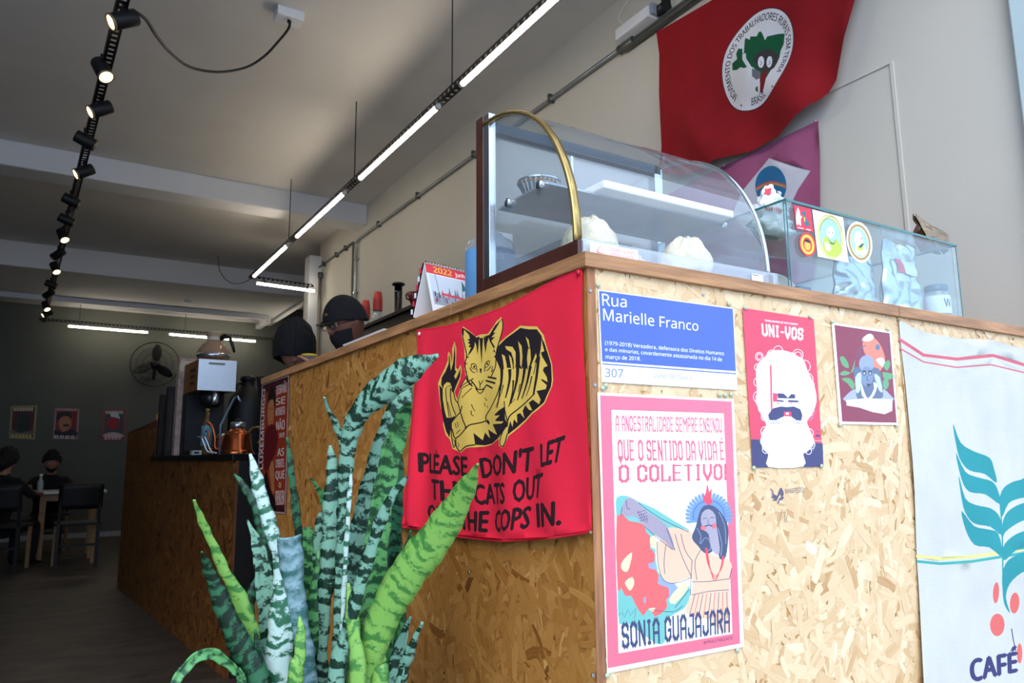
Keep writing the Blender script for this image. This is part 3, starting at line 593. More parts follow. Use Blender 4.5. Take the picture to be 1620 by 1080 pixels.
P.poly(GO, [(355, 210), (450, 285), (510, 345), (570, 315), (670, 308), (730, 230), (790, 140), (845, 92), (868, 170), (858, 280), (820, 425), (900, 345), (1000, 270), (1090, 203), (1200, 212), (1310, 215), (1392, 320), (1415, 420), (1455, 560), (1495, 700), (1505, 900), (1492, 981), (1455, 1075), (1410, 1195), (1335, 1272), (1250, 1332), (1150, 1427), (1050, 1518), (945, 1615), (905, 1725), (868, 1768), (825, 1740), (815, 1648), (700, 1722), (600, 1750), (500, 1760), (400, 1770), (330, 1828), (265, 1800), (222, 1780), (190, 1660), (145, 1600), (115, 1470), (120, 1400), (75, 1200), (50, 1000), (45, 940), (72, 860), (125, 740), (160, 640), (158, 560), (178, 535), (200, 600), (212, 690), (222, 600), (216, 500), (250, 405), (276, 500), (272, 640), (272, 740), (300, 770), (335, 702), (347, 780), (332, 880), (300, 960), (252, 1060), (290, 1150), (332, 1000), (400, 860), (380, 760), (382, 640), (375, 480), (340, 330)])
def bk(*qs):
    for q in qs: P.poly(BK, q)
def st(q, w, w2=None, n=3): P.stroke(BK, q, w, n, w2)
bk([(254, 430), (242, 560), (232, 680), (200, 780), (190, 700), (186, 600), (175, 570), (170, 690), (130, 790), (85, 870), (80, 950), (100, 1015), (115, 960), (150, 925), (190, 935), (212, 985), (205, 1030), (240, 1080), (245, 1040), (280, 960), (330, 850), (335, 740), (300, 830), (268, 890), (245, 850), (278, 790), (258, 770), (262, 600)],
   [(58, 960), (100, 1010), (105, 1150), (130, 1300), (150, 1380), (210, 1380), (265, 1350), (205, 1450), (185, 1640), (150, 1560), (125, 1460), (100, 1330), (75, 1150)],
   [(352, 228), (440, 285), (520, 355), (555, 340), (560, 375), (500, 380), (495, 460), (480, 500), (450, 550), (410, 600), (440, 520), (455, 480), (425, 470), (445, 440), (420, 420), (440, 395), (415, 380), (440, 370), (430, 320), (370, 255), (365, 330), (352, 330)],
   [(848, 112), (760, 205), (690, 320), (600, 345), (680, 345), (692, 400), (750, 500), (775, 560), (740, 530), (760, 470), (715, 400), (765, 345), (715, 355), (770, 290), (740, 290), (770, 250)],
   [(480, 365), (552, 368), (545, 450), (530, 580), (515, 450)], [(558, 362), (606, 358), (596, 450), (578, 700), (566, 500)], [(612, 352), (690, 338), (655, 430), (632, 560), (618, 430)],
   [(550, 750), (578, 750), (570, 810), (556, 805)],
   [(800, 470), (900, 365), (1000, 295), (1090, 232), (1200, 250), (1310, 250), (1370, 340), (1360, 480), (1340, 620), (1270, 700), (1200, 780), (1150, 720), (1100, 760), (1040, 720), (990, 760), (930, 740), (880, 760), (830, 760), (780, 640), (765, 600), (775, 540)],
   [(1362, 345), (1402, 430), (1442, 560), (1482, 700), (1490, 900), (1478, 990), (1440, 1080), (1400, 1185), (1320, 1258), (1240, 1318), (1140, 1412), (1040, 1502), (930, 1605), (935, 1540), (960, 1420), (985, 1500), (1000, 1400), (1040, 1450), (1035, 1340), (1075, 1320), (1130, 1390), (1110, 1290), (1150, 1220), (1200, 1280), (1250, 1290), (1200, 1190), (1260, 1150), (1340, 1210), (1360, 1150), (1310, 1040), (1420, 1015), (1430, 965), (1365, 900), (1372, 885), (1440, 925), (1430, 860), (1385, 780), (1395, 740), (1440, 718), (1370, 590), (1360, 545), (1400, 530), (1375, 430)],
   [(925, 1440), (900, 1400), (890, 1240), (820, 1285), (745, 1345), (765, 1355), (830, 1350), (755, 1415), (780, 1425), (880, 1430), (860, 1455), (715, 1465), (790, 1600), (720, 1575), (640, 1530), (665, 1645), (600, 1570), (575, 1670), (480, 1575), (500, 1728), (600, 1735), (700, 1712), (810, 1640), (880, 1560), (925, 1490)],
   [(640, 1400), (665, 1440), (660, 1475), (610, 1430)])
for q in ([(888, 465), (980, 472), (1022, 540), (1022, 700), (1000, 800), (995, 640), (965, 545), (905, 505)], [(1058, 400), (1108, 465), (1118, 600), (1102, 745), (1082, 700), (1082, 560)], [(1163, 343), (1205, 385), (1222, 480), (1210, 500), (1182, 400)], [(1198, 500), (1228, 500), (1235, 640), (1195, 800), (1182, 620)], [(848, 568), (885, 590), (908, 700), (915, 820), (880, 800), (866, 660)], [(935, 575), (965, 610), (985, 720), (980, 900), (965, 760)], [(1300, 555), (1310, 600), (1250, 760), (1200, 900), (1230, 740)]): P.poly(GO, q)
for q, w, w2 in (([(845, 690), (850, 860), (825, 1080), (790, 1260)], 42, 12), ([(945, 760), (945, 900), (900, 1130)], 42, 14), ([(1050, 700), (1035, 900), (960, 1200)], 52, 12), ([(1155, 700), (1120, 900), (1040, 1160)], 50, 12), ([(1230, 720), (1180, 930), (1100, 1140)], 42, 12), ([(1335, 600), (1310, 850), (1285, 1000), (1270, 1090)], 36, 22), ([(990, 900), (980, 1050), (940, 1240)], 22, 8), ([(1250, 850), (1210, 1000), (1160, 1110)], 18, 8), ([(1080, 950), (1050, 1060)], 14, 6), ([(870, 960), (850, 1080)], 14, 6), ([(1330, 560), (1270, 830)], 12, 10),
    ([(352, 240), (352, 330), (385, 480), (405, 600), (385, 680), (395, 780), (420, 880)], 13, 13), ([(848, 112), (862, 180), (850, 290), (800, 460), (780, 560), (775, 660), (765, 740), (720, 830), (700, 880)], 14, 14), ([(395, 600), (430, 610)], 24, 10), ([(385, 690), (415, 690)], 18, 8), ([(390, 780), (410, 800)], 18, 8), ([(755, 600), (780, 600)], 30, 30), ([(730, 720), (715, 800), (740, 760)], 10, 8),
    ([(440, 740), (465, 790), (500, 805)], 12, 10), ([(455, 700), (480, 690), (510, 715), (520, 800)], 13, 9), ([(455, 700), (460, 740), (490, 760), (512, 750)], 9, 9), ([(615, 790), (622, 710), (650, 665), (688, 652)], 13, 12), ([(688, 652), (680, 700), (650, 730), (622, 735)], 9, 9), ([(645, 778), (690, 745), (705, 712)], 12, 9),
    ([(540, 910), (552, 955), (548, 1005)], 10, 10), ([(592, 900), (556, 955)], 10, 10), ([(455, 905), (490, 960), (520, 1010), (552, 1022), (600, 1005), (640, 955)], 15, 15), ([(500, 1000), (550, 1072), (605, 1010)], 13, 13),
    ([(655, 858), (782, 882)], 22, 24), ([(625, 905), (766, 940)], 22, 26), ([(640, 962), (725, 1005)], 20, 22), ([(480, 880), (420, 920), (330, 995)], 14, 10), ([(470, 935), (400, 975), (345, 1010)], 12, 9), ([(465, 1000), (410, 1060), (350, 1130)], 11, 8), ([(405, 870), (430, 930), (470, 980)], 26, 16), ([(410, 840), (380, 900), (335, 985)], 10, 12), ([(335, 985), (340, 1040), (305, 1150), (298, 1200)], 10, 12),
    ([(135, 1010), (145, 1150), (180, 1370)], 11, 11), ([(130, 1020), (155, 985), (205, 965)], 9, 7), ([(195, 1000), (195, 1120), (215, 1230), (265, 1350)], 14, 14), ([(240, 1070), (260, 1150), (300, 1200), (330, 1310)], 14, 14), ([(160, 1180), (185, 1290), (205, 1380)], 9, 9), ([(330, 1310), (205, 1445), (222, 1560), (258, 1645), (392, 1525), (370, 1430), (330, 1310)], 15, 15), ([(355, 1230), (330, 1310)], 12, 14),
    ([(392, 1525), (440, 1475), (530, 1450), (610, 1420), (620, 1350), (700, 1240), (790, 1090), (830, 960)], 16, 14), ([(250, 1450), (270, 1515)], 10, 10), ([(282, 1435), (298, 1500)], 10, 10), ([(265, 1585), (325, 1535)], 10, 10), ([(258, 1645), (262, 1740), (315, 1812), (400, 1748), (500, 1728)], 16, 16), ([(285, 1700), (300, 1735), (290, 1765)], 10, 8), ([(205, 1460), (205, 1600), (232, 1765), (250, 1700), (225, 1650)], 14, 10),
    ([(1285, 1070), (1200, 1150), (1050, 1270), (945, 1370), (925, 1500)], 16, 16), ([(885, 1170), (895, 1290), (925, 1420)], 12, 14), ([(915, 1460), (850, 1620), (836, 1710), (868, 1752), (905, 1700), (930, 1590)], 14, 14),
    ([(460, 1210), (475, 1260), (495, 1300)], 10, 6), ([(455, 1290), (460, 1340), (485, 1360)], 10, 8), ([(610, 1120), (625, 1160), (640, 1150)], 9, 7), ([(600, 1190), (610, 1240)], 9, 6), ([(635, 1220), (645, 1260)], 8, 6), ([(1010, 1140), (930, 1240)], 8, 6), ([(770, 1250), (810, 1160), (840, 1080)], 9, 7)): st(q, w, w2)
P.ell(BK, 488, 728, 12, 16); P.ell(BK, 655, 692, 13, 14)
for q in ((430, 385, 20), (436, 425, 22), (445, 470, 20)): P.stroke(BK, [(q[0]-15, q[1]), (q[0]+45, q[1]+6)], q[2]*.8)
P.tf = TF(630, 640, 4.909); TX = '#281419'
for s_, q in (('PLEASE', ((190, 375), (550, 410), (548, 552), (190, 520))), ("DON'T", ((620, 422), (1062, 328), (1040, 510), (640, 568))), ('LET', ((1112, 312), (1297, 240), (1262, 436), (1115, 482))), ('THE', ((265, 580), (540, 605), (555, 765), (272, 728))), ('CATS', ((585, 625), (852, 608), (857, 765), (600, 775))), ('OUT', ((900, 595), (1138, 530), (1105, 715), (912, 758))), ('OR', ((230, 770), (420, 800), (430, 955), (240, 895))), ('THE', ((452, 830), (695, 830), (688, 988), (468, 965))), ('COPS', ((735, 830), (1028, 790), (1010, 955), (742, 990))), ('IN.', ((1060, 772), (1280, 748), (1282, 928), (1065, 950)))): P.text(TX, s_, *q, bold=.085, face=0)
yl, zl = hit(664, 528, 0, 0)[1], hit(664, 528, 0, 0)[2]
def cloth3(y, z):
    k = max(0, min(1, (1.40-z)*2.2)); t_ = (y)/.75
    w = .006+.010*k*(.5+.5*math.sin(y*21+z*3+.6))+.005*math.sin(y*47-z*9)*k
    # fold falling from the far upper pin
    w += .020*math.exp(-((y-yl+.045-.10*(zl-z))/.028)**2)*min(1, max(0, (zl-z)*6))
    w += .012*k*math.exp(-((y-.05)/.05)**2)+.010*max(0, 1.15-z)*k
    return (-w, y, z)
t = thing('bandana', 'bright red bandana printed with a striped gold cat, hanging on the side board', 'bandana', (0, .4, 1.0)); P.build('cloth', t, cloth3, grid=.012, rough=.85, weave=700)
pins(t, [(664, 528)], 0, .007, m_pinw, .0048); pins(t, [(915, 431)], 0, .008, m_pinr, .0052); pins(t, [(935, 842)], 0, .014, m_pinb, .003)
# --- narrow poster at the far end of the side board
P = PP(TF(400, 580, 4.325), 0, 0)
P.poly('#b79aa0', [(70, 118), (257, 53), (233, 1006), (30, 985)]); P.poly('#3d1218', [(75, 128), (250, 66), (227, 996), (36, 975)])
P.poly('#8c3018', [(80, 190), (245, 120), (230, 950), (60, 930)])
P.poly('#190e10', [(108, 240), (112, 190), (135, 140), (155, 150), (165, 220), (150, 300), (108, 330)], 2)
P.poly('#a86c45', [(112, 250), (135, 225), (152, 240), (150, 360), (138, 420), (120, 415), (108, 340)], 2)
P.poly('#5c0f18', [(90, 460), (120, 400), (155, 400), (180, 470), (170, 560), (140, 640), (100, 720), (80, 650)], 2)
P.poly('#a86c45', [(120, 690), (150, 640), (155, 840), (140, 870), (130, 780)], 2); P.poly('#17090c', [(85, 760), (105, 720), (125, 830), (160, 900), (165, 980), (80, 970)], 2)
for x in (124, 142): P.stroke('#1c1010', [(x-6, 290), (x+5, 287)], 4)
P.stroke('#3a1512', [(128, 380), (142, 378)], 3)
TXC = '#c9b9b6'
P.text(TXC, 'LUXEMBURGO', (52, 705), (76, 155), (93, 148), (76, 700), bold=.05)
for s_, q in (('QUEM NÃO', ((168, 134), (242, 108), (240, 172), (168, 192))), ('SE', ((165, 220), (232, 200), (230, 250), (165, 262))), ('MOVIMENTA', ((165, 285), (230, 268), (228, 325), (163, 335))), ('NÃO', ((168, 378), (228, 362), (226, 425), (168, 432))), ('SENTE', ((188, 455), (226, 450), (224, 480), (188, 485))), ('AS', ((175, 560), (224, 555), (222, 605), (175, 612))), ('CORRENTES', ((163, 635), (222, 630), (222, 685), (163, 690))), ('QUE', ((163, 715), (226, 708), (225, 762), (163, 768))), ('O', ((185, 790), (202, 790), (202, 825), (185, 825))), ('PRENDEM', ((163, 850), (226, 845), (224, 940), (163, 945)))): P.text(TXC, s_, *q, bold=.05)
t = thing('poster', 'narrow dark red lettered poster at the far end of the side board', 'poster', (0, 1.95, .95)); P.build('sheet', t, lambda u, v: (-.0045, u, v), rough=.35, coat=.2)
pins(t, [(457, 597), (452, 809)], 0, .0045, m_pinb, .004)
# ------------------------------------------------------------------ pipes and fittings on the right wall
m_pipe = mat('galvanised_pipe', '#8d9292', .35, metal=.7, noise=.12, nscale=8)
m_gal = mat('galvanised_dark', '#5c605f', .4, metal=.6, noise=.15, nscale=12)
wp = thing('conduit', 'long galvanised steel conduit running along the cream wall with clips', 'conduit', (1.77, .3, 3.31))
MB().soft().tube([(1.775, .15, 3.31), (1.775, 6.0, 3.31), (1.775, 6.06, 3.305), (1.775, 6.10, 3.27), (1.775, 6.10, 3.2), (1.775, 6.10, 1.0)], .0135, 10).build('pipe', m_pipe, wp)
MB().soft().tube([(1.765, .15, 3.285), (1.765, 1.88, 3.285)], .020, 12).build('pipe', m_gal, wp)
MB().soft().tube([(1.775, 6.2, 3.315), (1.775, 7.40, 3.315)], .012, 8).build('pipe', m_gal, wp)
MB().soft().tube([(1.775, 6.2, 3.315), (1.775, 6.2, 1.0)], .012, 8).build('pipe', m_pipe, wp)
MB().cyl((1.765, 1.80, 3.295), (1.765, 1.92, 3.295), .026, n=12).build('coupling', m_gal, wp)
for y in (2.6, 3.6, 4.6, 5.5, 6.45, 6.75, 7.2): MB().box((1.757, y-.01, 3.29), (1.80, y+.01, 3.345)).build('clip', m_gal, wp, bevel=.002)
for z in (2.2, 2.75, 3.1): MB().box((1.757, 6.075, z), (1.80, 6.125, z+.02)).build('clip', m_pipe, wp, bevel=.002)
m_wp = mat('white_plastic', '#dfe2e6', .4, noise=.02)
t = thing('emergency_lamp', 'white plastic box fixed above the wall conduit beside the red flag', 'box', (1.74, 1.75, 3.31))
MB().box((1.70, 1.62, 3.315), (1.798, 1.88, 3.375)).build('body', m_wp, t, bevel=.006)
MB().box((1.71, 1.60, 3.325), (1.798, 1.62, 3.385)).build('end_cap', mat('grey_plastic', '#9aa0a8', .5, noise=.05), t, bevel=.003)
MB().soft().tube(smooth_poly([hit(995, 0, 0, 1.795), hit(985, 14, 0, 1.79), hit(979, 29, 0, 1.79), hit(985, 38, 0, 1.79), hit(1000, 41, 0, 1.78)], 3, False), .003, 6).build('wire', m_wp, t)
t = thing('bracket', 'small black bracket above the conduit near the flag corner', 'bracket', (1.78, 1.58, 3.32))
MB().box((1.74, 1.55, 3.315), (1.80, 1.60, 3.37)).box((1.75, 1.555, 3.36), (1.80, 1.575, 3.41)).build('body', m_blk, t, bevel=.003)
MB().cyl((1.735, 1.575, 3.345), (1.75, 1.575, 3.345), .012).build('bolt', m_gal, t)
t = thing('standpipe', 'brown vertical pipe at the far end of the cream wall', 'pipe', (1.77, 7.28, 0))
MB().soft().cyl((1.765, 7.28, 0), (1.765, 7.28, 3.2), .02).build('pipe', mat('brown_pipe', '#6e675c', .5, noise=.1), t)
MB().cyl((1.765, 7.28, 3.17), (1.765, 7.28, 3.23), .03).build('cap', m_gal, t)
for z in (1.9, 2.6): MB().box((1.74, 7.25, z), (1.80, 7.31, z+.02)).build('clip', m_gal, t)
t = thing('cable_trunking', 'thin white cable trunking bent at a corner on the bluish wall', 'trunking', (1.79, .46, 1.7))
MB().box((1.795, .456, 1.45), (1.80, .472, 2.52)).build('upright', m_wall, t, bevel=.002); MB().box((1.795, .472, 2.512), (1.80, .72, 2.52)).build('crosspiece', m_wall, t, bevel=.002)
# ------------------------------------------------------------------ lighting rails
m_rail = mat('black_perforated_steel', '#17181a', .5, metal=.3, noise=.2, nscale=12)
m_tube = mat('lit_led_tube', '#fff3e4', .4, emit='#fff0d8', estr=24)
m_cap = mat('tube_end_cap', '#c9c6bd', .4, noise=.05)
def rail(name, p0, p1, label, group, w=.038, pitch=.05, wide=None):
    p0, p1 = Vector(p0), Vector(p1); d = (p1-p0).normalized(); L = (p1-p0).length; sd_ = d.cross(Vector((0, 0, 1))).normalized(); up_ = Vector((0, 0, 1))
    t = thing(name, label, 'rail', p0, group); n = int(L/pitch)
    for nm, ax, oth in (('side_web', up_, sd_), ('top_web', sd_, up_)):
        m = MB(); c0 = p0+ax*(w/2)
        for k in (-1, 1):
            c = (p0+p1)/2+ax*(w/2+k*w*.38); m.obox(c, d*L/2, ax*w*.13, oth*.0012)
        for i in range(n+1):
            c = p0+d*(i*L/n)+ax*(w/2); m.obox(c, d*pitch*.28, ax*w*.26, oth*.0011)
        m.build(nm, m_rail, t)
    return t
def tube(p0, p1, label, r=.014):
    p0, p1 = Vector(p0), Vector(p1); d = (p1-p0).normalized()
    t = thing('led_tube', label, 'lamp', p0, 'lit white LED tubes under the black rails')
    MB().soft().cyl(p0+d*.02, p1-d*.02, r, n=14).build('diffuser', m_tube, t)
    for a, b in ((p0, p0+d*.022), (p1-d*.022, p1)): MB().cyl(a, b, r*1.12, n=14).build('end_cap', m_cap, t)
    for k in (.15, .85):
        c = p0.lerp(p1, k); MB().box(c-Vector((.008, .008, 0)), c+Vector((.008, .008, .05))).build('clip', m_rail, t)
XS = .95
rail('perforated_rail', (XS, .9, 3.03), (XS, 7.12, 3.03), 'black perforated rail carrying the receding row of LED tubes along the room', 'black perforated steel rails')
rail('perforated_rail', (XS, 7.14, 3.03), (1.66, 7.22, 3.03), 'short black perforated rail turning across the room beside the white column', 'black perforated steel rails')
rail('perforated_rail', (-1.02, 11.05, 3.03), (2.45, 11.3, 3.03), 'black perforated rail across the far end of the room over the fan', 'black perforated steel rails')
rail('perforated_rail', (2.5, 11.25, 3.03), (2.42, 9.5, 3.03), 'black perforated rail in the dark recess behind the white column', 'black perforated steel rails')
for a, b, l in ((1.0, 2.22, 'nearest LED tube, at the top edge beside the flag'), (2.48, 3.72, 'second LED tube from the front, on the long rail'), (4.02, 5.28, 'third LED tube along the long rail, right of the mid beam'), (5.56, 6.9, 'fourth LED tube on the long rail, by the rail corner')):
    tube((XS-.01, a, 3.0), (XS-.01, b, 3.0), l)
tube((1.0, 7.13, 2.985), (1.70, 7.20, 2.985), 'LED tube across the room ending at the white column')
tube((-.70, 11.06, 2.98), (.36, 11.12, 2.98), 'LED tube at far left above the three wall posters')
tube((.62, 11.14, 2.98), (1.95, 11.24, 2.98), 'LED tube on the far rail behind the coffee pot')
tube((2.46, 11.05, 2.98), (2.40, 9.9, 2.98), 'LED tube glowing in the dark recess left of the capped man')
for (y, l) in ((2.34, 'nearest thin black drop rod above the tubes'), (3.85, 'second thin black drop rod above the tubes'), (5.57, 'third thin black drop rod above the tubes')):
    single('drop_rod', MB().soft().cyl((XS, y, 3.06), (XS, y, ZC), .004, n=6), m_rail, l, 'rod', 'drop rods of the long rail')
for x, l in ((-.55, 'thin drop rod at the left end of the far rail'), (.85, 'thin drop rod mid way along the far rail')):
    single('drop_rod', MB().soft().cyl((x, 11.1, 3.06), (x, 11.1, 3.33), .003, n=6), m_rail, l, 'rod', 'drop rods of the far rail')
# spotlight track
T0 = Vector((-.60, 1.7, 3.0)); T1 = Vector((-1.0, 11.0, 3.0))
tr = rail('spotlight_track', T0, T1, 'black perforated track with round spotlights receding along the left', None, w=.045, pitch=.045)
TD = (T1-T0).normalized()
m_lens = mat('lit_spot_lens', '#fff0cf', .3, emit='#ffdf9e', estr=14)
m_rim = mat('spot_rim', '#8c7a55', .35, metal=.6, noise=.1)
SP = [((185, 28), 'L', 'nearest spotlight, glowing toward the camera'), ((153, 108), 'R', 'second spotlight, tilted right below the first'), ((155, 172), 'L', 'third spotlight, glowing left'), ((134, 222), 'N', 'fourth spotlight, black body turned away'), ((127, 270), 'L', 'fifth spotlight, glowing left by the first beam'),
      ((117, 318), 'N', 'spotlight body just under the first beam, turned away'), ((106, 348), 'N', 'dark spotlight body between the two beams'), ((99, 372), 'R', 'spotlight glowing right, between the two beams'), ((93, 402), 'l', 'spotlight showing a thin lit rim at the second beam'), ((91, 424), 'R', 'spotlight glowing right below the second beam'),
      ((82, 450), 'N', 'dark spotlight near the far end of the track'), ((79, 465), 'l', 'spotlight near the far end with a slanted lit rim'), ((74, 484), 'R', 'second to last spotlight, small and glowing'), ((66, 495), 'L', 'farthest spotlight at the end of the track')]
ZU = Vector((0, 0, 1)); tdirs = {'L': -RT*.62-FW*.52-ZU*.45, 'R': RT*.55-FW*.25-ZU*.8, 'N': RT*.6+FW*.5-ZU*.35, 'l': -RT*.75+FW*.12-ZU*.45}
for (x, y), k, l in SP:
    p = hit(x, y, 2, 2.955); s_ = (p.y-T0.y)/TD.y; c = T0+TD*s_; c.z = 2.955
    if k == 'L': c += Vector((.035, 0, 0))
    d = tdirs[k].normalized(); r = .036
    t = thing('spotlight', l, 'spotlight', c, 'spotlights along the left track')
    MB().lathe(c-d*.055, [(r*.5, -.004), (r*.95, 0), (r, .004), (r, .105), (r*.93, .108)], 22, d).build('housing', m_rail, t)
    MB().lathe(c+d*.05, [(r*.99, 0), (r*1.03, .002), (r*1.03, .010), (r*.84, .0105), (r*.84, .004)], 22, d, cap=False).build('rim', m_rim, t)
    MB().lathe(c+d*.0545, [(r*.84, -.002), (r*.84, .001), (r*.45, .0035)], 20, d).build('lens', m_lens, t)
    MB().box(c+Vector((-.012, -.012, .025)), c+Vector((.012, .012, .075))).build('bracket', m_rail, t)
    if k in 'LR':
        ld = bpy.data.lights.new('spot_beam', 'SPOT'); ld.energy = 7; ld.spot_size = 1.1; ld.spot_blend = .6; ld.color = (1, .85, .6); ld.shadow_soft_size = .03
        lo = bpy.data.objects.new('spot_beam', ld); C.objects.link(lo); lo.parent = t; lo.location = d*.062; lo.rotation_euler = d.to_track_quat('-Z', 'Y').to_euler()
# junction box and slack cables
c0 = hit(457, 22, 2, 3.62)
t = thing('junction_box', 'square white junction box on the ceiling with a black cable', 'box', c0)
MB().box((c0.x-.075, c0.y-.05, 3.575), (c0.x+.075, c0.y+.05, 3.63)).build('box', m_wp, t, bevel=.005)
MB().cyl((c0.x, c0.y-.01, 3.56), (c0.x, c0.y-.01, 3.576), .01).build('gland', m_blk, t)
pts = [(459, 34), (456, 46), (440, 66), (418, 89), (388, 107), (345, 114), (300, 106), (268, 82), (247, 56), (231, 31), (212, 18), (190, 16)]
zz = [3.56, 3.54, 3.48, 3.41, 3.34, 3.25, 3.18, 3.12, 3.08, 3.06, 3.04, 3.02]
single('cable', MB().soft().tube(smooth_poly([hit(x, y, 2, z) for (x, y), z in zip(pts, zz)], 4, False), .0075, 8), m_blk2, 'black cable sagging from the white ceiling box to the spotlight track', 'cable')
pts = [(345, 406), (347, 425), (355, 440), (368, 448), (382, 448), (397, 441)]; zz = [3.62, 3.5, 3.36, 3.22, 3.12, 3.05]
t = single('cable', MB().soft().tube(smooth_poly([hit(x, y, 2, z) for (x, y), z in zip(pts, zz)], 4, False), .006, 6), mat('grey_cable', '#6d6d6d', .5, noise=.05), 'thin grey cable looping from the far ceiling to the rail corner', 'cable')
c0 = hit(297, 476, 2, 3.32); single('ceiling_sensor', MB().lathe((c0.x, c0.y, 3.29), [(.03, 0), (.05, .015), (.05, .04)], 14), m_wp, 'tiny white sensor on the lower far ceiling', 'sensor')
# ------------------------------------------------------------------ flags on the cream wall
P = PP(TF(1000, 0, 4.045), 0, 1.77); FR = '#8c0b16'
P.poly(FR, [(160, 205), (215, 180), (515, 5), (700, -95), (1560, -560), (1540, -300), (1462, 5), (1400, 260), (1330, 520), (1290, 610), (1240, 655), (1170, 695), (1090, 760), (940, 880), (770, 970), (560, 1035), (460, 1095), (340, 1135), (215, 1115), (213, 950), (195, 600), (180, 350)])
EL = [(905, 65), (960, 75), (1015, 115), (1048, 165), (1062, 230), (1055, 300), (1030, 385), (960, 540), (870, 650), (810, 695), (745, 716), (690, 705), (650, 680), (620, 640), (600, 590), (583, 500), (585, 430), (610, 340), (680, 220), (780, 120)]
E_ = np.array(EL, float)-[822, 390]; M_ = np.c_[E_[:, 0]**2, E_[:, 0]*E_[:, 1], E_[:, 1]**2, E_[:, 0], E_[:, 1]]; k_ = np.linalg.lstsq(M_, np.ones(len(E_)), rcond=None)[0]
Aq = np.array([[k_[0], k_[1]/2], [k_[1]/2, k_[2]]]); ce = -np.linalg.solve(2*Aq, k_[3:]); Aq = Aq/(1+ce@Aq@ce); L_ = np.linalg.inv(np.linalg.cholesky(Aq)).T   # columns span the ellipse
CT = (822+ce[0], 390+ce[1])
def onell(th, kk=1.0): v = L_@np.array([math.cos(th), math.sin(th)])*kk; return (CT[0]+v[0], CT[1]+v[1])
def thof(x, y): v = np.linalg.solve(L_, np.array([x-CT[0], y-CT[1]])); return math.atan2(v[1], v[0])
P.poly('#232636', [onell(i*math.pi/36, 1.018) for i in range(72)]); P.poly('#dfe0e6', [onell(i*math.pi/36) for i in range(72)])
GR = '#0d5a38'
P.poly(GR, [(735, 262), (742, 248), (770, 262), (772, 240), (815, 240), (828, 212), (842, 208), (858, 238), (868, 265), (880, 240), (950, 222), (992, 222), (985, 290), (967, 330), (962, 385), (935, 425), (905, 480), (870, 540), (850, 590), (835, 596), (845, 540), (850, 480), (800, 440), (775, 440), (745, 447), (715, 440), (690, 455), (655, 455), (655, 412), (690, 385), (682, 350), (695, 318), (735, 320)])
P.poly('#dfe0e6', [(722, 262), (734, 240), (738, 350), (726, 345)]); P.poly('#dfe0e6', [(728, 352), (752, 350), (758, 385), (800, 445), (797, 475), (762, 435), (730, 390)])
P.poly('#3f3738', [(805, 392), (815, 360), (850, 333), (890, 322), (925, 335), (952, 360), (955, 405), (935, 445), (900, 470), (870, 470), (830, 440)]); P.ell('#dfe0e6', 853, 408, 18, 38); P.ell('#dfe0e6', 902, 405, 17, 38)
P.stroke('#5b5560', [(848, 400), (858, 412), (850, 430)], 4); P.stroke('#5b5560', [(898, 398), (908, 408), (898, 425)], 4)
P.poly('#6c6d78', [(800, 450), (850, 470), (852, 510), (825, 522), (800, 500)]); P.poly('#7c1a22', [(862, 470), (892, 470), (882, 530), (858, 600), (835, 600), (848, 520)])
P.poly('#dfe0e6', [(830, 560), (848, 530), (840, 595), (815, 590)]); P.poly(GR, [(815, 570), (830, 560), (828, 596), (812, 590)])
def ringtext(st, pa, pb_, k0, k1, cw=True):
    a0, a1 = thof(*pa), thof(*pb_)
    sg = 1 if cw else -1
    while (a1-a0)*sg < 0: a1 += sg*2*math.pi
    fs = glyphs(st, .03); xs = [p[0] for f in fs for p in f]; x0, x1 = min(xs), max(xs)
    P.layers.append((P.col('#23242f'), [[P.t(*onell(a0+(a1-a0)*(x-x0)/(x1-x0), k0+(k1-k0)*y/CAPH)) for x, y in f] for f in fs]))
ringtext('MOVIMENTO DOS TRABALHADORES RURAIS SEM TERRA', (655, 645), (985, 490), .78, .92)
ringtext('BRASIL', (770, 680), (882, 630), .92, .78, cw=False)
P.ell('#2a2b36', 703, 676, 5, 8); P.ell('#2a2b36', 933, 567, 5, 8)
y0f, z0f = hit(1050, 283, 0, 1.77)[1:]
def flag3(y, z):
    k = max(0, min(1, (3.2-z)/.8)); s_ = (1.66-y)
    return (1.775-.012-.02*k*(1+math.sin(s_*7+z*3))-.03*k*math.exp(-((s_-.12-.35*(3.1-z))/.07)**2)-.018*k*math.sin((s_*1.1+z)*13+1)-.010*math.sin(s_*23-z*9)*k-.05*max(0, s_-.75)*math.sin((s_-.75)*22), y, z)
t = thing('flag', 'large dark red flag with a round white emblem hung high on the wall', 'flag', (1.76, 1.2, 2.5)); P.build('cloth', t, flag3, grid=.03, rough=.85, weave=500)
m_ball = mat('pink_pin', '#d87c98', .4, noise=.02)
P = PP(lambda x, y: (x, y), 0, 1.785)
P.poly('#a2577c', [(1040, 318), (1070, 300), (1144, 262), (1200, 237), (1248, 214), (1293, 190), (1297, 250), (1299, 350), (1290, 440), (1200, 470), (1060, 480)])
P.poly('#c6c7d2', [(1216, 250), (1281, 270), (1262, 300), (1249, 330), (1236, 372), (1185, 372), (1160, 340), (1176, 302)])
P.ell('#2b6f9e', 1220, 294, 26, 32, 28); P.stroke('#c98a4a', [(1195, 300), (1207, 293), (1222, 290), (1245, 296)], 3.2, 3); P.stroke('#b8556a', [(1195, 297), (1207, 290), (1222, 287), (1245, 293)], 2, 3)
t = thing('flag', 'smaller pink flag with white diamond and blue disc below the red flag', 'flag', (1.785, 1.0, 2.0)); P.build('cloth', t, lambda y, z: (1.787-.006*math.sin(y*25+z*7)-.004, y, z), grid=.03, rough=.9, weave=500)
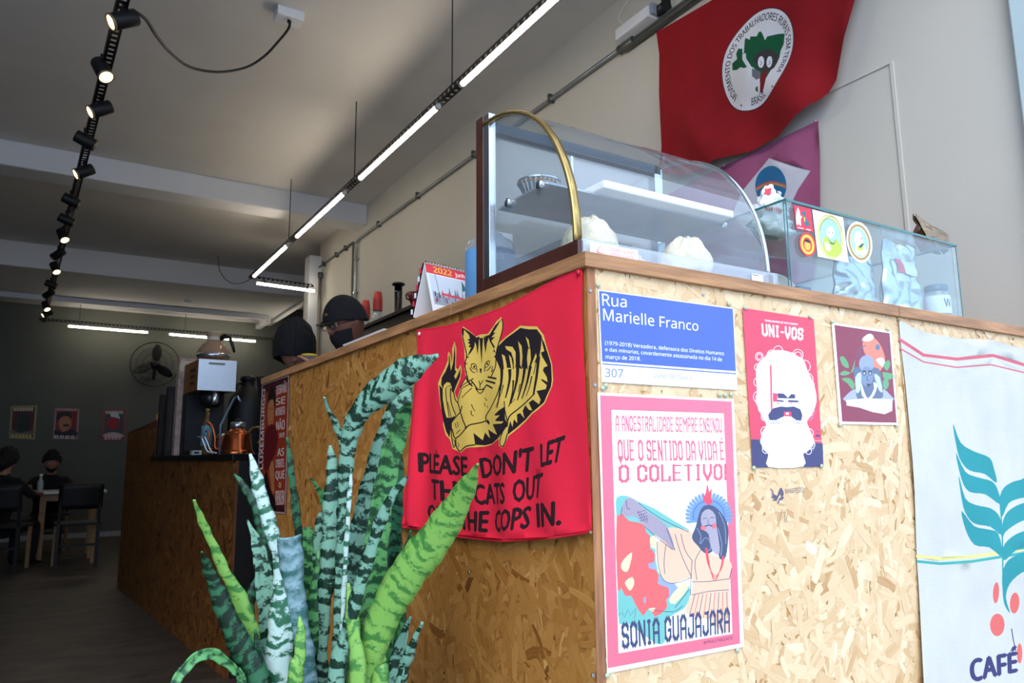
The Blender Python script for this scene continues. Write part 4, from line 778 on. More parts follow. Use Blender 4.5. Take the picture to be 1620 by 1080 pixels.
p = hit(1291, 192, 0, 1.775); MB().lathe(p, [(.002, 0), (.006, .003), (.006, .006), (.002, .009)], 10, (-1, 0, 0)).build('pushpin', m_ball, t)
p = hit(1146, 262, 0, 1.775); MB().lathe(p, [(.002, 0), (.006, .003), (.006, .006), (.002, .009)], 10, (-1, 0, 0)).build('pushpin', m_ball, t)
from mathutils import noise as mnoise
# ------------------------------------------------------------------ heated display case on the corner of the bar
ZT = 1.4245
m_gl = glass('hazed_glass', (.94, .965, .97), refl=1.45, alpha=.05); m_glg = glass('green_edge_glass', (.90, .955, .945), refl=1.5)  # first glass has a faint diffuse film painted in as haze of reflected sky
m_edgeg = mat('glass_cut_edge', '#2f6a66', .15, spec=.7, noise=.1, nscale=40)
m_chr = mat('polished_steel', '#c9ced4', .18, metal=.95, noise=.05); m_gold = mat('gold_trim', '#b99a5c', .25, metal=.8, noise=.08)
m_wood = mat('dark_wood_laminate', '#4b2a22', .35, noise=.35, nscale=18, stretch=(3, .6, .6), coat=.3)
dc = thing('display_case', 'curved glass food display case with gold arch trim and brown end frame on bar corner', 'display case', (.24, .19, ZT))
prof = [(.028, 1.452), (.031, 1.50), (.040, 1.55), (.058, 1.60), (.085, 1.65), (.125, 1.70), (.175, 1.738), (.225, 1.762), (.275, 1.776), (.335, 1.782)]
X0, X1 = .004, .478
MB().grid(lambda u, v: (X0+(X1-X0)*u, *[a+(b-a)*((v*9) % 1 if v < 1 else 1) for a, b in zip(prof[min(int(v*9+1e-6), 8)], prof[min(int(v*9+1e-6)+1, 9)])]), 1, 9).build('curved_glass', m_gl, dc)
for x, nm in ((X0+.001, 'side_glass'), (X1-.001, 'side_glass')):
    MB().prism([(x, a, b) for a, b in prof]+[(x, .335, 1.452)], (.003 if x < .1 else -.003, 0, 0)).build(nm, m_gl, dc)
mb = MB().soft(); sp_ = [(X0-.004, a, b) for a, b in smooth_poly(prof, 3, False)]
MB().grid(lambda u, v: tuple(a+b for a, b in zip((X0-.005, prof[int(round(v*9))][0], prof[int(round(v*9))][1]), (0.012*u, -.002, .001))), 1, 9).build('arch_trim', m_gold, dc, thick=.004)
MB().soft().tube(sp_, .0045, 8).build('arch_trim', m_gold, dc, label='gold left arch trim')
MB().soft().tube([(X1+.002, a, b) for a, b in smooth_poly(prof, 3, False)], .0045, 8).build('arch_trim', m_chr, dc, label='steel right arch trim')
MB().box((X0-.006, .335, ZT), (X0+.014, .365, 1.802)).build('end_post', m_wood, dc, bevel=.002, label='brown wood end post')
MB().box((X0-.005, .312, 1.43), (X0+.012, .335, 1.80)).build('post_trim', m_chr, dc, bevel=.002)
MB().box((X1-.012, .325, 1.45), (X1+.014, .35, 1.79)).build('corner_post', m_chr, dc, bevel=.002)
MB().box((X0, .325, 1.765), (X1+.01, .35, 1.79)).build('back_rail', mat('dark_steel', '#3e464e', .25, metal=.8, noise=.1), dc, bevel=.002)
MB().prism([(X0-.006, .02, ZT), (X0-.006, .335, ZT), (X0-.006, .335, 1.452), (X0-.006, .02, 1.452)], (.012, 0, 0)).build('end_base', m_wood, dc, bevel=.001)
MB().box((X1-.006, .02, ZT), (X1+.006, .35, 1.452)).build('end_base', m_wood, dc, bevel=.001)
MB().box((X0+.006, .03, ZT), (X1-.006, .33, 1.436)).build('floor_tray', mat('brushed_steel', '#aab1b8', .35, metal=.7, noise=.08), dc)
MB().box((X0+.002, .017, ZT+.001), (X1+.016, .021, 1.455)).build('front_guard', glass('guard_acrylic', (.9, .93, .96), alpha=.22), dc)
for x in (.2, .21): pass
m_bg = glass('back_glass', (.85, .88, .9), alpha=.12)
MB().box((X0+.012, .336, 1.45), (.235, .339, 1.765)).build('sliding_door', m_bg, dc); MB().box((.225, .341, 1.45), (X1-.012, .344, 1.765)).build('sliding_door', m_bg, dc)
MB().box((.223, .333, 1.45), (.229, .338, 1.765)).build('door_edge', m_chr, dc)
MB().box((X0+.008, .13, 1.588), (X1-.008, .30, 1.592)).build('shelf', mat('smoked_shelf', '#aab2b8', .2, metal=.3, noise=.1, coat=.4), dc)
MB().box((X0+.12, .10, 1.592), (X1-.004, .30, 1.608)).build('shelf_liner', mat('white_tray_paper', '#f3f4f5', .7, noise=.02), dc, bevel=.003, label='white paper tray liner')
for y in (.135, .245):
    for x, s_ in ((X0-.001, 1), (X1+.001, -1)): MB().lathe((x-s_*.006, y, 1.585), [(.003, 0), (.0085, .001), (.010, .004), (.0085, .010), (.005, .014)], 14, (s_, 0, 0)).build('shelf_knob', m_chr, dc)
# caution sticker and label on the guard
P = Print(lambda x, y: (x, y)); v0, v1 = 1.429, 1.450
P.poly('#f4eef0', [(.02, v0), (.125, v0), (.125, v1), (.02, v1)], uv=True)
P.stroke('#c83a4c', [(.034, v0+.005), (.042, v1-.004), (.050, v0+.005), (.034, v0+.005)], .0016, uv=True)
P.text('#c83a4c', 'CUIDADO QUENTE', (.058, v1-.004), (.118, v1-.004), (.118, v1-.010), (.058, v1-.010), bold=.02, uv=True)
P.text('#c83a4c', 'VITRINE QUENTE', (.062, v1-.012), (.114, v1-.012), (.114, v1-.017), (.062, v1-.017), bold=.02, uv=True)
P.build('caution_sticker', dc, lambda u, v: (u, .0158, v), label='white sticker with red warning triangle')
P = Print(lambda x, y: (x, y)); P.poly('#f4f4f6', [(.415, 1.430), (.448, 1.430), (.448, 1.446), (.415, 1.446)], uv=True)
P.stroke('#30343c', [(.417, 1.4435), (.436, 1.4435)], .0016, uv=True); P.build('price_label', dc, lambda u, v: (u, .0158, v))
# food in the case
m_bun = mat('pale_bun', '#e2d5b4', .75, noise=.12, nscale=50, bump=.6, bscale=60); m_bun2 = mat('baked_bun', '#d5b183', .75, noise=.2, nscale=40, bump=.5, bscale=60)
def bun(label, c, r, h, m, seed):
    rr = random.Random(seed); c = Vector(c); ph = [rr.random()*6 for _ in range(8)]
    def f(u, v):
        a = 2*math.pi*u; b = math.pi*v; q = 1+.07*math.sin(3*a+ph[0])*math.sin(b)+.05*math.sin(7*a+ph[1])*math.sin(3*b+ph[2])+.04*math.sin(11*a+ph[3]+5*b)
        z = math.cos(b); z = z if z > 0 else z*.35
        return c+Vector((math.cos(a)*math.sin(b)*r*q, math.sin(a)*math.sin(b)*r*q, (z+.35)*h*q/1.35))
    mb = MB().grid(f, 28, 16)
    return single('bun', mb, m, label, 'bread', 'buns in the display case')
bun('lumpy pale bun at the left front of the display case', (.085, .095, 1.437), .052, .085, m_bun, 1)
bun('rounded pale bun at the right of the display case', (.335, .11, 1.437), .05, .09, m_bun, 2)
bun('half hidden darker bun in the middle of the display case', (.24, .16, 1.437), .035, .055, m_bun2, 3)
bun('small bun at the back right of the display case', (.42, .22, 1.437), .03, .035, m_bun2, 4)
m_foil = mat('aluminium_foil', '#c3c8cd', .26, metal=.9, noise=.1, nscale=30, bump=0, bscale=45)
t = thing('foil_pie_tin', 'crimped foil pie tin with golden crust on the case shelf', 'pie', (.055, .21, 1.593))
mb = MB(); nn = 48
for k, (r, h) in enumerate(((.026, 0), (.040, .030), (.043, .030), (.043, .033))):
    for i in range(nn): a = 2*math.pi*i/nn; q = r+(.0018*(-1)**i if k in (1,) else 0); mb.v.append(Vector((.055+q*math.cos(a), .215+q*math.sin(a), 1.593+h)))
mb.smooth = False
for k in range(3):
    for i in range(nn): j = (i+1) % nn; mb.face((k*nn+i, k*nn+j, (k+1)*nn+j, (k+1)*nn+i))
mb.face(range(nn)); mb.build('tin', m_foil, t)
MB().lathe((.055, .215, 1.618), [(.039, 0), (.038, .008), (.025, .014), (.005, .016)], 24).build('crust', mat('golden_crust', '#c98f45', .7, noise=.3, nscale=60, bump=.5), t)

# ------------------------------------------------------------------ flat glass box with stickers
g0, g1, gy0, gy1, gz = .517, 1.168, .004, .30, 1.612
gb = thing('glass_box', 'frameless rectangular glass display box with round stickers, at right on the bar', 'display box', (.82, .15, ZT))
th = .005
for nm, a, b in (('front_pane', (g0, gy0, ZT), (g1, gy0+th, gz-th)), ('back_pane', (g0, gy1-th, ZT), (g1, gy1, gz-th)), ('side_pane', (g0, gy0+th, ZT), (g0+th, gy1-th, gz-th)), ('side_pane', (g1-th, gy0+th, ZT), (g1, gy1-th, gz-th)), ('top_pane', (g0-.002, gy0-.002, gz-th), (g1+.002, gy1+.002, gz))):
    MB().box(a, b).build(nm, m_glg, gb)
m_e = m_edgeg; e = .0007
mb = MB(); mb.box((g0-.0025, gy0-.003, gz-th), (g1+.0025, gy0-.0018, gz)).box((g0-.003, gy0-.003, gz-th), (g0-.0018, gy1+.002, gz)).box((g1+.0018, gy0-.002, gz-th), (g1+.003, gy1+.002, gz)); mb.build('top_edge', m_e, gb)
for x in (g0, g1-.0012): MB().box((x-.0004, gy0-.001, ZT), (x+.0016, gy0+.0004, gz-th)).build('corner_edge', m_e, gb)
MB().box((g0-.0008, gy0+th, ZT), (g0, gy0+th+.0015, gz-th)).box((g1-.001, gy1-.004, ZT), (g1+.0008, gy1, gz-th)).build('corner_edge', m_e, gb)
def gbprint(): return PP(TF(1200, 300, 6.75), 1, gy0)
off3 = lambda u, v: (u, gy0-.0012, v)
P = gbprint(); P.poly('#cf3346', [(370, 168), (550, 205), (580, 455), (398, 418)]); P.poly('#efeaea', [(400, 230), (415, 188), (435, 232), (440, 275), (460, 290), (445, 320), (450, 385), (430, 380), (425, 340), (418, 380), (400, 372), (395, 300)])
P.poly('#2b6f72', [(455, 245), (480, 225), (500, 245), (500, 290), (520, 340), (555, 385), (500, 388), (480, 360), (485, 300), (465, 265)]); P.poly('#d8b83e', [(478, 290), (492, 295), (495, 345), (482, 340)])
P.stroke('#efeaea', [(412, 404), (470, 417), (478, 418)], 9); P.stroke('#efeaea', [(500, 423), (555, 434)], 9); P.build('sticker', gb, off3, label='small square red sticker')
P = gbprint(); P.ell('#d0413a', 518, 585, 86, 130, 30, rot=-12); P.ell('#e0bf45', 518, 587, 70, 108, 30, rot=-12); P.ell('#d0413a', 518, 587, 48, 78, 30, rot=-12); P.ell('#d8b24a', 518, 600, 32, 50, 20, rot=-12); P.poly('#22262c', [(485, 545), (505, 525), (550, 555), (540, 572), (495, 555)]); P.build('sticker', gb, off3, label='round red and yellow sticker')
P = gbprint(); P.poly('#f3f1ee', [(568, 212), (895, 298), (957, 780), (628, 714)]); P.ell('#a9a445', 762, 502, 138, 238, 40, rot=-9); P.ell('#d7cf88', 762, 502, 133, 230, 40, rot=-9); P.ell('#6f7a46', 762, 502, 112, 196, 40, rot=-9); P.ell('#9fc4dc', 762, 502, 109, 190, 40, rot=-9)
P.poly('#b4c14a', [(700, 510), (730, 495), (760, 545), (800, 555), (825, 520), (865, 590), (890, 640), (860, 700), (800, 720), (740, 700), (690, 640), (680, 570)], 2); P.ell('#f0eeea', 762, 455, 42, 62); P.poly('#f0eeea', [(700, 560), (740, 575), (770, 620), (755, 660), (715, 640)], 2); P.poly('#2e6f52', [(728, 500), (765, 560), (795, 575), (825, 525), (800, 590), (765, 580)])
for q in ((750, 455), (785, 462)): P.ell('#3b3b3b', *q, 5, 8)
for i in range(20):
    a = math.radians(200+i*7.5); P.ell('#4a5a30', 762+123*math.cos(a), 502+213*math.sin(a), 5, 7, 6)
P.build('sticker', gb, off3, label='white square sticker with a large oval badge')
P = gbprint(); P.ell('#f3f1ee', 1072, 562, 134, 222, 40, rot=-11); P.ell('#a98a4e', 1072, 562, 117, 196, 40, rot=-11); P.ell('#f0ece0', 1072, 562, 96, 168, 40, rot=-11); P.ell('#a3c6de', 1072, 562, 90, 160, 40, rot=-11)
P.poly('#f0eeea', [(1005, 520), (1040, 450), (1080, 450), (1110, 520), (1110, 580), (1150, 650), (1120, 700), (1060, 690), (1020, 640), (1035, 580)], 2); P.ell('#c3c94c', 1080, 625, 36, 30); P.poly('#345f50', [(1105, 570), (1120, 590), (1085, 625), (1060, 610)]); P.ell('#3b3b3b', 1095, 522, 6, 10)
P.build('sticker', gb, off3, label='oval sticker with brown ring')
# foil coffee pouches, jar and small box inside
def pouch(label, c, w, h, d, yaw, seed, m=m_foil, lab=None, lean=0):
    rr = random.Random(seed); ph = [rr.random()*6.28 for _ in range(10)]; c = Vector(c); ux = Vector((math.cos(yaw), math.sin(yaw), 0)); uy = Vector((-math.sin(yaw), math.cos(yaw), 0))
    t = thing('coffee_pouch', label, 'pouch', c)
    def f(sg):
        def g(u, v):
            x = (u-.5)*w*(1-.10*v*math.sin(v*2)); bul = d/2*math.sin(math.pi*min(1, u*1.0))**.6*(1-v**2.2)+.0015
            e_ = math.sin(math.pi*u)**.5*(1-.3*v); q_ = Vector((u*w*1000, v*h*1000, seed*31+sg*7))
            cr = .030*(abs(mnoise.noise(q_/62))-.2)*e_+.012*(abs(mnoise.noise(q_/26+Vector((5, 3, 1))))-.2)*e_
            return c+ux*(x+.003*math.sin(v*17+ph[4]))+uy*(sg*(bul+cr)+lean*v)+Vector((0, 0, h*v*(1+.02*math.sin(u*8+ph[5]))))
        return g
    mb = MB(); mb.grid(f(-1), 40, 44); mb.grid(f(1), 40, 44); mb.build('bag', m, t)
    if lab:
        g = f(-1); u0, u1, v0_, v1_ = lab[:4]
        MB().grid(lambda u, v: g(u0+(u1-u0)*u, v0_+(v1_-v0_)*v)-uy*.003, 10, 8).build('label', lab[4], t)
        if len(lab) > 5: MB().grid(lambda u, v: g(u0+(u1-u0)*u*.25, v0_+(v1_-v0_)*v)-uy*.0036, 5, 8).build('label_band', lab[5], t)
    return t
m_lab = mat('cream_label', '#cfd6bf', .6, noise=.05); m_labr = mat('red_label', '#c43a50', .6, noise=.05)
pouch('large silver foil pouch with red banded label inside the glass box', (1.005, .064, ZT+.0012), .155, .178, .045, .0, 3, lean=-.008, lab=(.25, .8, .55, .75, m_lab, m_labr))
pouch('slumped silver foil pouch left of the labelled one in the glass box', (.845, .078, ZT+.0012), .14, .13, .05, -.1, 8)
pouch('silver foil pouch at the right end behind the jar', (1.10, .235, ZT+.0012), .08, .10, .05, .3, 9)
m_fg = mat('bronze_foil', '#8f775c', .3, metal=.85, noise=.3, nscale=25, bump=.15, bscale=40)
pouch('crumpled bronze foil pouch lying on top of the glass box', (hit(1478, 365, 1, .05).x, .05, gz+.001), .15, .085, .05, .3, 11, m=m_fg, lean=.03)
jc = Vector((1.130, .043, ZT+.0012)); t = thing('jar', 'glass jar with white label and dark lid in the glass box', 'jar', jc)
MB().lathe(jc, [(.026, 0), (.029, .004), (.029, .060), (.024, .070), (.024, .074)], 24).build('glass', glass('jar_glass', (.8, .86, .88), alpha=.2), t)
MB().lathe(jc, [(.0295, .010), (.0297, .011), (.0297, .054), (.0295, .055)], 24, cap=False).build('label', mat('white_label', '#e9ecf2', .6, noise=.03), t)
MB().lathe(jc+Vector((0, 0, .068)), [(.026, 0), (.0265, .002), (.0265, .014), (.024, .016)], 24).build('lid', mat('slate_lid', '#4d5a68', .35, metal=.5, noise=.1), t)
P = Print(lambda x, y: (x, y)); P.text('#252c44', 'W', (0, .02), (.022, .02), (.022, 0), (0, 0), bold=.05, uv=True)
P.layers.insert(0, (P.col('#e9ecf2'), [[(-.004, -.004), (.026, -.004), (.026, .024), (-.004, .024)]]))
P.build('lettering', t, lambda u, v: (jc.x+.0302*math.sin((u-.018)/.03), jc.y-.0302*math.cos((u-.018)/.03), jc.z+.026+v))
t = thing('tea_tin', 'small dark blue box inside the glass box beneath the stickers', 'box', (.70, .12, ZT+.0012)); MB().box((.67, .10, ZT+.0012), (.715, .14, ZT+.045)).build('box', mat('navy_box', '#2b3347', .5, noise=.2), t, bevel=.002); MB().box((.672, .0988, ZT+.03), (.713, .1, ZT+.043)).build('label', mat('blue_label', '#50659a', .5, noise=.1), t)
# ------------------------------------------------------------------ things between and beside the cases
m_bag = mat('white_crinkled_plastic', '#dcdfe6', .35, noise=.04, bump=.5, bscale=40)
bgc = hit(1218, 374, 2, gz+.004); bgc.z = gz+.0015; t = thing('plastic_bag', 'white crumpled plastic bag with red print standing on the left end of the glass box', 'bag', bgc)
def bagf(u, v):
    a = 2*math.pi*u; r = .040*(1-.55*v**2.5)*(min(1, v*9+.55)); d_ = Vector((math.cos(a)*1.25, math.sin(a)*.8, 0)); q_ = Vector((math.cos(a)*1.3, math.sin(a)*1.3, v*3.2))
    return bgc+d_*r*(1+.9*(abs(mnoise.noise(q_*1.4+Vector((3, 1, 8))))-.15)+.35*mnoise.noise(q_*3.1))+Vector((.012*v, 0, .120*v+.030*mnoise.noise(Vector((math.cos(a), math.sin(a), 4)))*v))
MB().grid(bagf, 36, 22).build('bag', m_bag, t)
MB().grid(lambda u, v: bagf(.56+u*.10, .80+v*.12)+Vector((-.0015, -.002, 0)), 5, 4).build('red_print', mat('red_plastic', '#cf3346', .4, noise=.05), t)
P = Print(lambda x, y: (x, y))
for k in range(7): P.poly('#c83a4c', [(.007*k, .0), (.007*k+.005, 0), (.007*k+.005, .011-.002*(k % 2)), (.007*k, .011)], uv=True)
P.build('lettering', t, lambda u, v: bagf(.60+u*3.2, .42+v*6)+Vector((-.0015, -.004, 0)))
pc = Vector((hit(1226, 410, 1, .235).x, .235, ZT)); t = thing('round_tray', 'round pale tray with red and green print leaning inside the glass box at left', 'tray', pc)
n_ = Vector((-.35, -.9, .25)).normalized(); MB().lathe(pc+Vector((0, 0, .062)), [(.058, -.004), (.060, 0), (.055, .003), (.052, .001), (.0, .001)], 32, n_).build('tray', mat('pale_tray', '#c9c5cb', .5, noise=.05), t)
fx, fy, fz = frame(n_); q = lambda a, b: pc+Vector((0, 0, .062))+fx*a+fy*b+n_*.0035
rt = Vector((n_.y*-1, n_.x, 0)).normalized()*-1; upv = n_.cross(rt)*-1
Q = lambda a, b: pc+Vector((0, 0, .062))+rt*a*.8+Vector((0, 0, 1))*b*.76+n_*.0035
MB().prism([Q(-.05, -.04), Q(.02, -.055), Q(.03, -.01), Q(-.01, .02), Q(-.03, .0)], n_*.001).build('red_print', mat('red_print', '#b8384a', .6, noise=.1), t)
MB().prism([Q(-.005, .01), Q(.01, .012), Q(.004, .045)], n_*.001).build('green_print', mat('green_print', '#5e6f4e', .6, noise=.1), t)
# desk calendar
cA = Vector((.004, .575, ZT)); ang = math.radians(14); cx = Vector((math.cos(ang), math.sin(ang), 0)); cy = Vector((-math.sin(ang), math.cos(ang), 0)); cw, chh = .14, .125
t = thing('desk_calendar', 'spiral tent calendar with red 2022 header standing on the side worktop', 'calendar', cA)
topc = cA+cy*.035+Vector((0, 0, chh))
f0 = [cA, cA+cx*cw, topc+cx*cw, topc]; b0 = [cA+cy*.075, cA+cy*.075+cx*cw, topc+cx*cw, topc]
m_card = mat('white_card', '#e6e8ea', .6, noise=.02)
MB().prism(f0, cy*.0016).build('front_board', m_card, t); MB().prism(b0, -cy*.0016).build('back_board', m_card, t)
m_bk2 = mat('dark_red_cover', '#3b1019', .5, noise=.3, nscale=60)
MB().prism([cA+cy*.078-cx*.001, cA+cy*.082+cx*.01, topc+cy*.004+cx*.01, topc+cy*.002-cx*.001], -cx*.003).build('cover_edge', m_bk2, t)
for k in range(6):
    a = cA+cy*.079-cx*.0042; b = topc+cy*.003-cx*.0042
    MB().obox(a.lerp(b, .1+k*.15), cx*.0005, cy*.003, Vector((0, 0, .006))).build('cover_mark', mat('red_mark' if k % 2 else 'white_mark', '#c8304a' if k % 2 else '#d8d8dc', .6, noise=.05), t)
for k in range(16):
    c = topc+cx*(cw*(k+.5)/16); MB().soft().tube([c+(cy*math.cos(a)+Vector((0, 0, 1))*math.sin(a))*.0055+cx*.0015*a/6 for a in [i*math.pi/4 for i in range(9)]], .0009, 5).build('spiral_ring', m_wp if False else m_chr, t)
P = Print(lambda x, y: (x, y)); pl = lambda pts: pts
P.poly('#e4e6ea', [(.0, .0), (1, .0), (1, 1), (0, 1)], uv=True); P.poly('#c9d2de', [(.04, .18), (1, .18), (1, .78), (.04, .78)], uv=True); P.poly('#dd3b46', [(0, .80), (1, .80), (1, 1), (0, 1)], uv=True)
P.text('#edc24a', '2022', (.16, .955), (.58, .955), (.58, .84), (.16, .84), bold=.03, uv=True); P.text('#f1eeee', 'junho', (.65, .93), (.94, .93), (.94, .85), (.65, .85), bold=.04, uv=True)
rr = random.Random(4)
P.poly('#9aa3ae', [(.06, .18), (1, .18), (1, .38), (.7, .42), (.4, .36), (.06, .44)], uv=True)
for k in range(30): x = .08+.86*rr.random(); h_ = .06+.1*rr.random(); y_ = .2+.16*rr.random(); P.poly(rr.choice(['#3a3f63', '#55607a', '#c24352', '#2d3346', '#8a8f9c']), [(x, y_), (x+.03, y_), (x+.025, y_+h_), (x+.005, y_+h_)], uv=True)
P.stroke('#d8485a', [(.25, .42), (.45, .40), (.65, .40), (.85, .36)], .05, uv=True); P.poly('#1f6b6b', [(.74, .55), (.78, .77), (.86, .58)], uv=True); P.stroke('#2f6d70', [(.73, .4), (.78, .77)], .012, uv=True); P.stroke('#565a66', [(.2, .44), (.18, .80)], .012, uv=True)
for x in (.42, .55, .6): P.poly('#6b7383', [(x, .42), (x+.05, .42), (x+.02, .58)], uv=True)
P.build('printed_page', t, lambda u, v: f0[0]+cx*(cw*u)+(topc-cA)*v-cy*.001-Vector((0, 0, -.0004)))
# water jug and carton
jc = Vector((hit(776, 440, 1, .46).x, .46, ZT)); t = thing('water_jug', 'clear plastic water jug with blue label beside the calendar', 'jug', jc)
MB().lathe(jc, [(.050, 0), (.056, .006), (.056, .135), (.050, .148), (.030, .160), (.028, .166)], 28).build('bottle', glass('clear_plastic', (.82, .88, .92), alpha=.18), t)
MB().lathe(jc, [(.0565, .012), (.0568, .013), (.0568, .124), (.0565, .125)], 28, cap=False).build('label', mat('sky_label', '#5c93c4', .5, noise=.12, nscale=14), t)
P = Print(lambda x, y: (x, y)); P.poly('#dfe8f0', [(0, 0), (.05, 0), (.05, .06), (.02, .045), (0, .02)], uv=True); P.text('#e9f1f7', 'omco', (.0, .096), (.045, .096), (.045, .082), (.0, .082), bold=.03, uv=True)
P.build('lettering', t, lambda u, v: (jc.x-.0574*math.cos((u+.045)/.057), jc.y-.0574*math.sin((u+.045)/.057), jc.z+.015+v))
t = thing('carton', 'small white carton with dark print behind the water jug', 'carton', (.17, .60, ZT)); MB().box((.145, .56, ZT), (.21, .62, ZT+.215)).build('box', m_card, t, bevel=.002); MB().prism([(.1495, .565, 1.60), (.1495, .60, 1.60), (.1495, .59, 1.63), (.1495, .57, 1.625)], (-.0008, 0, 0)).build('print', mat('dark_print', '#3a2226', .6, noise=.2), t)
# notebooks lying on the side worktop
for k, (y0, y1, z, m_, l) in enumerate(((.86, 1.18, ZT, m_card, 'flat white folder on the side worktop, lower of two'), (.90, 1.13, ZT+.007, mat('maroon_cover', '#4a1c22', .5, noise=.1), 'maroon notebook on the side worktop, upper of two'))):
    t = thing('notebook', l, 'notebook', (.06, y0, z), 'notebooks on the side worktop'); x0_ = -.004+k*.012
    MB().box((x0_+.002, y0+.002, z+.001), (x0_+.16, y1-.002, z+.006)).build('pages', m_card, t); MB().box((x0_, y0, z+.006), (x0_+.165, y1, z+.007)).build('cover', m_, t); MB().box((x0_, y0, z), (x0_+.165, y1, z+.001)).build('cover', m_, t)
# ------------------------------------------------------------------ dark wall shelf behind the bar and what stands on it
SX, SZ = 1.40, 2.19
t = thing('wall_shelf', 'long black shelf on the wall behind the bar', 'shelf', (1.6, 3.0, SZ-.30))
MB().box((SX, 1.9, SZ-.03), (1.79, 5.2, SZ)).build('board', m_blk, t, bevel=.003)
MB().box((SX+.02, 1.95, SZ-.26), (1.79, 5.15, SZ-.03)).build('apron', m_blk2, t)
for y in (2.2, 3.5, 4.9): MB().prism([(SX+.02, y, SZ-.26), (1.79, y, SZ-.26), (1.79, y, SZ-.42)], (0, .03, 0)).build('bracket', m_blk, t)
def onshelf(px_, py_, x): p = hit(px_, py_, 0, x); return Vector((x, p.y, SZ))
m_cup = mat('red_plastic_cup', '#c8453f', .45, noise=.05); m_clear = glass('clear_cup', (.85, .88, .88), alpha=.25)
for px_, nn_, h0, l in ((578, 7, .10, 'left stack of red cups over clear cups on the wall shelf'), (597, 7, .12, 'right stack of red cups over clear cups on the wall shelf')):
    c = onshelf(px_, 505, 1.50); c.z = SZ
    t = thing('cup_stack', l, 'cups', c, 'cup stacks on the shelf')
    MB().lathe(c, [(.040, 0), (.034, .05), (.034, h0)], 18).build('clear_cup', m_clear, t)
    for k in range(nn_): MB().lathe(c+Vector((0, 0, h0+.014*k)), [(.040, 0), (.041, .004), (.032, .075), (.028, .078)], 18).build('cup', m_cup, t)
c = onshelf(630, 470, 1.50); t = thing('coffee_press', 'black plunger coffee press with flanged top on the shelf', 'coffee press', c)
MB().lathe(c, [(.036, 0), (.036, .02), (.031, .025), (.031, .19), (.034, .20)], 20).build('chamber', mat('smoked_plastic', '#211c1b', .3, noise=.1, coat=.3), t); MB().lathe(c+Vector((0, 0, .20)), [(.030, 0), (.030, .045), (.05, .05), (.052, .06), (.045, .068)], 20).build('plunger', m_blk2, t)
c = onshelf(655, 450, 1.52); t = thing('coffee_dripper', 'dark red cone dripper on the shelf behind the calendar', 'dripper', c)
MB().lathe(c, [(.03, 0), (.03, .02), (.018, .05), (.025, .06), (.062, .14), (.060, .14)], 22).build('cone', mat('dark_red_ceramic', '#6d1420', .3, noise=.08), t); MB().soft().tube([c+Vector((-.03, 0, .08)), c+Vector((-.06, 0, .09)), c+Vector((-.065, 0, .12)), c+Vector((-.05, 0, .13))], .006, 8).build('handle', m_blk, t)
c = onshelf(668, 445, 1.56); t = thing('grinder', 'small black hand grinder beside the red dripper', 'grinder', c)
MB().lathe(c, [(.034, 0), (.034, .12), (.028, .13), (.028, .18), (.03, .19), (.012, .20)], 18).build('body', m_blk, t); MB().bar(c+Vector((0, 0, .2)), c+Vector((-.02, -.09, .21)), .008, .006).build('crank', m_gal, t)
c = onshelf(715, 420, 1.52); t = thing('bowl', 'upturned white bowl with teal rim on the shelf above the calendar', 'bowl', c)
MB().lathe(c, [(.105, 0), (.105, .02)], 28).build('rim', mat('teal_rim', '#244a4c', .4, noise=.05), t); MB().lathe(c, [(.103, .02), (.095, .05), (.07, .072), (.03, .078), (.03, .084)], 28).build('bowl', mat('white_ceramic', '#d4d2cf', .35, noise=.03), t)
# ------------------------------------------------------------------ things on the brewing counter
def onpx(px_, s_):
    p0 = A+D*s_; pr = lambda w: (lambda v: 810+FPX*v.dot(RT)/v.dot(FW))(Vector((p0.x+Nn.x*w, p0.y+Nn.y*w, 1.13))-CAM)
    w = 0
    for _ in range(20): w += (px_-pr(w))/((pr(w+.01)-pr(w))/.01)
    return w
def onb(s_, w, z=1.125): p = A+D*s_+Nn*w; return Vector((p.x, p.y, z))
c = onb(1.3, .16)
br = thing('coffee_brewer', 'tall drip coffee brewer with brushed steel front and tan side vents', 'coffee maker', c)
ZB = 1.125
bx = lambda s0, s1, w0, w1, z0, z1: MB().prism([onb(s0, w0, z0), onb(s0, w1, z0), onb(s1, w1, z0), onb(s1, w0, z0)], (0, 0, z1-z0))
m_st = mat('brushed_front', '#c3c8cc', .32, metal=.75, noise=.06, nscale=20, stretch=(1, 1, 8)); m_tan = mat('tan_side', '#8b5a2c', .5, noise=.2)
wl, wr_ = onpx(306, 1.2), onpx(368, 1.2); ww_ = wr_-wl; S0 = 1.2
bx(S0+.03, S0+.42, wl, wr_, ZB, ZB+.03).build('base', m_blk, br, bevel=.004)
bx(S0+.28, S0+.42, wl, wr_, ZB+.03, ZB+.435).build('column', m_blk, br, bevel=.004)
bx(S0+.012, S0+.42, wl+.002, wr_-.002, ZB+.435, ZB+.645).build('head', m_tan, br, bevel=.004, label='tan side casing with vents')
bx(S0, S0+.012, wl, wr_, ZB+.432, ZB+.648).build('front_plate', m_st, br, bevel=.003)
bx(S0-.004, S0, wl+ww_*.26, wl+ww_*.68, ZB+.612, ZB+.626).build('badge', mat('badge_grey', '#77736c', .4, metal=.4, noise=.1), br)
for i in range(2):
    for j in range(3):
        z = ZB+.48+j*.045; s0 = S0+.10+i*.07; MB().prism([onb(s0, wl-.001, z), onb(s0+.04, wl-.001, z), onb(s0+.04, wl-.001, z+.022), onb(s0, wl-.001, z+.022)], Nn*.006).build('vent', m_blk, br)
wm = (wl+wr_)/2
MB().lathe(onb(S0+.13, wm, ZB+.33), [(.045, 0), (.075, .03), (.085, .105)], 20).build('filter_basket', mat('dark_chrome', '#3d4043', .25, metal=.8, noise=.1), br)
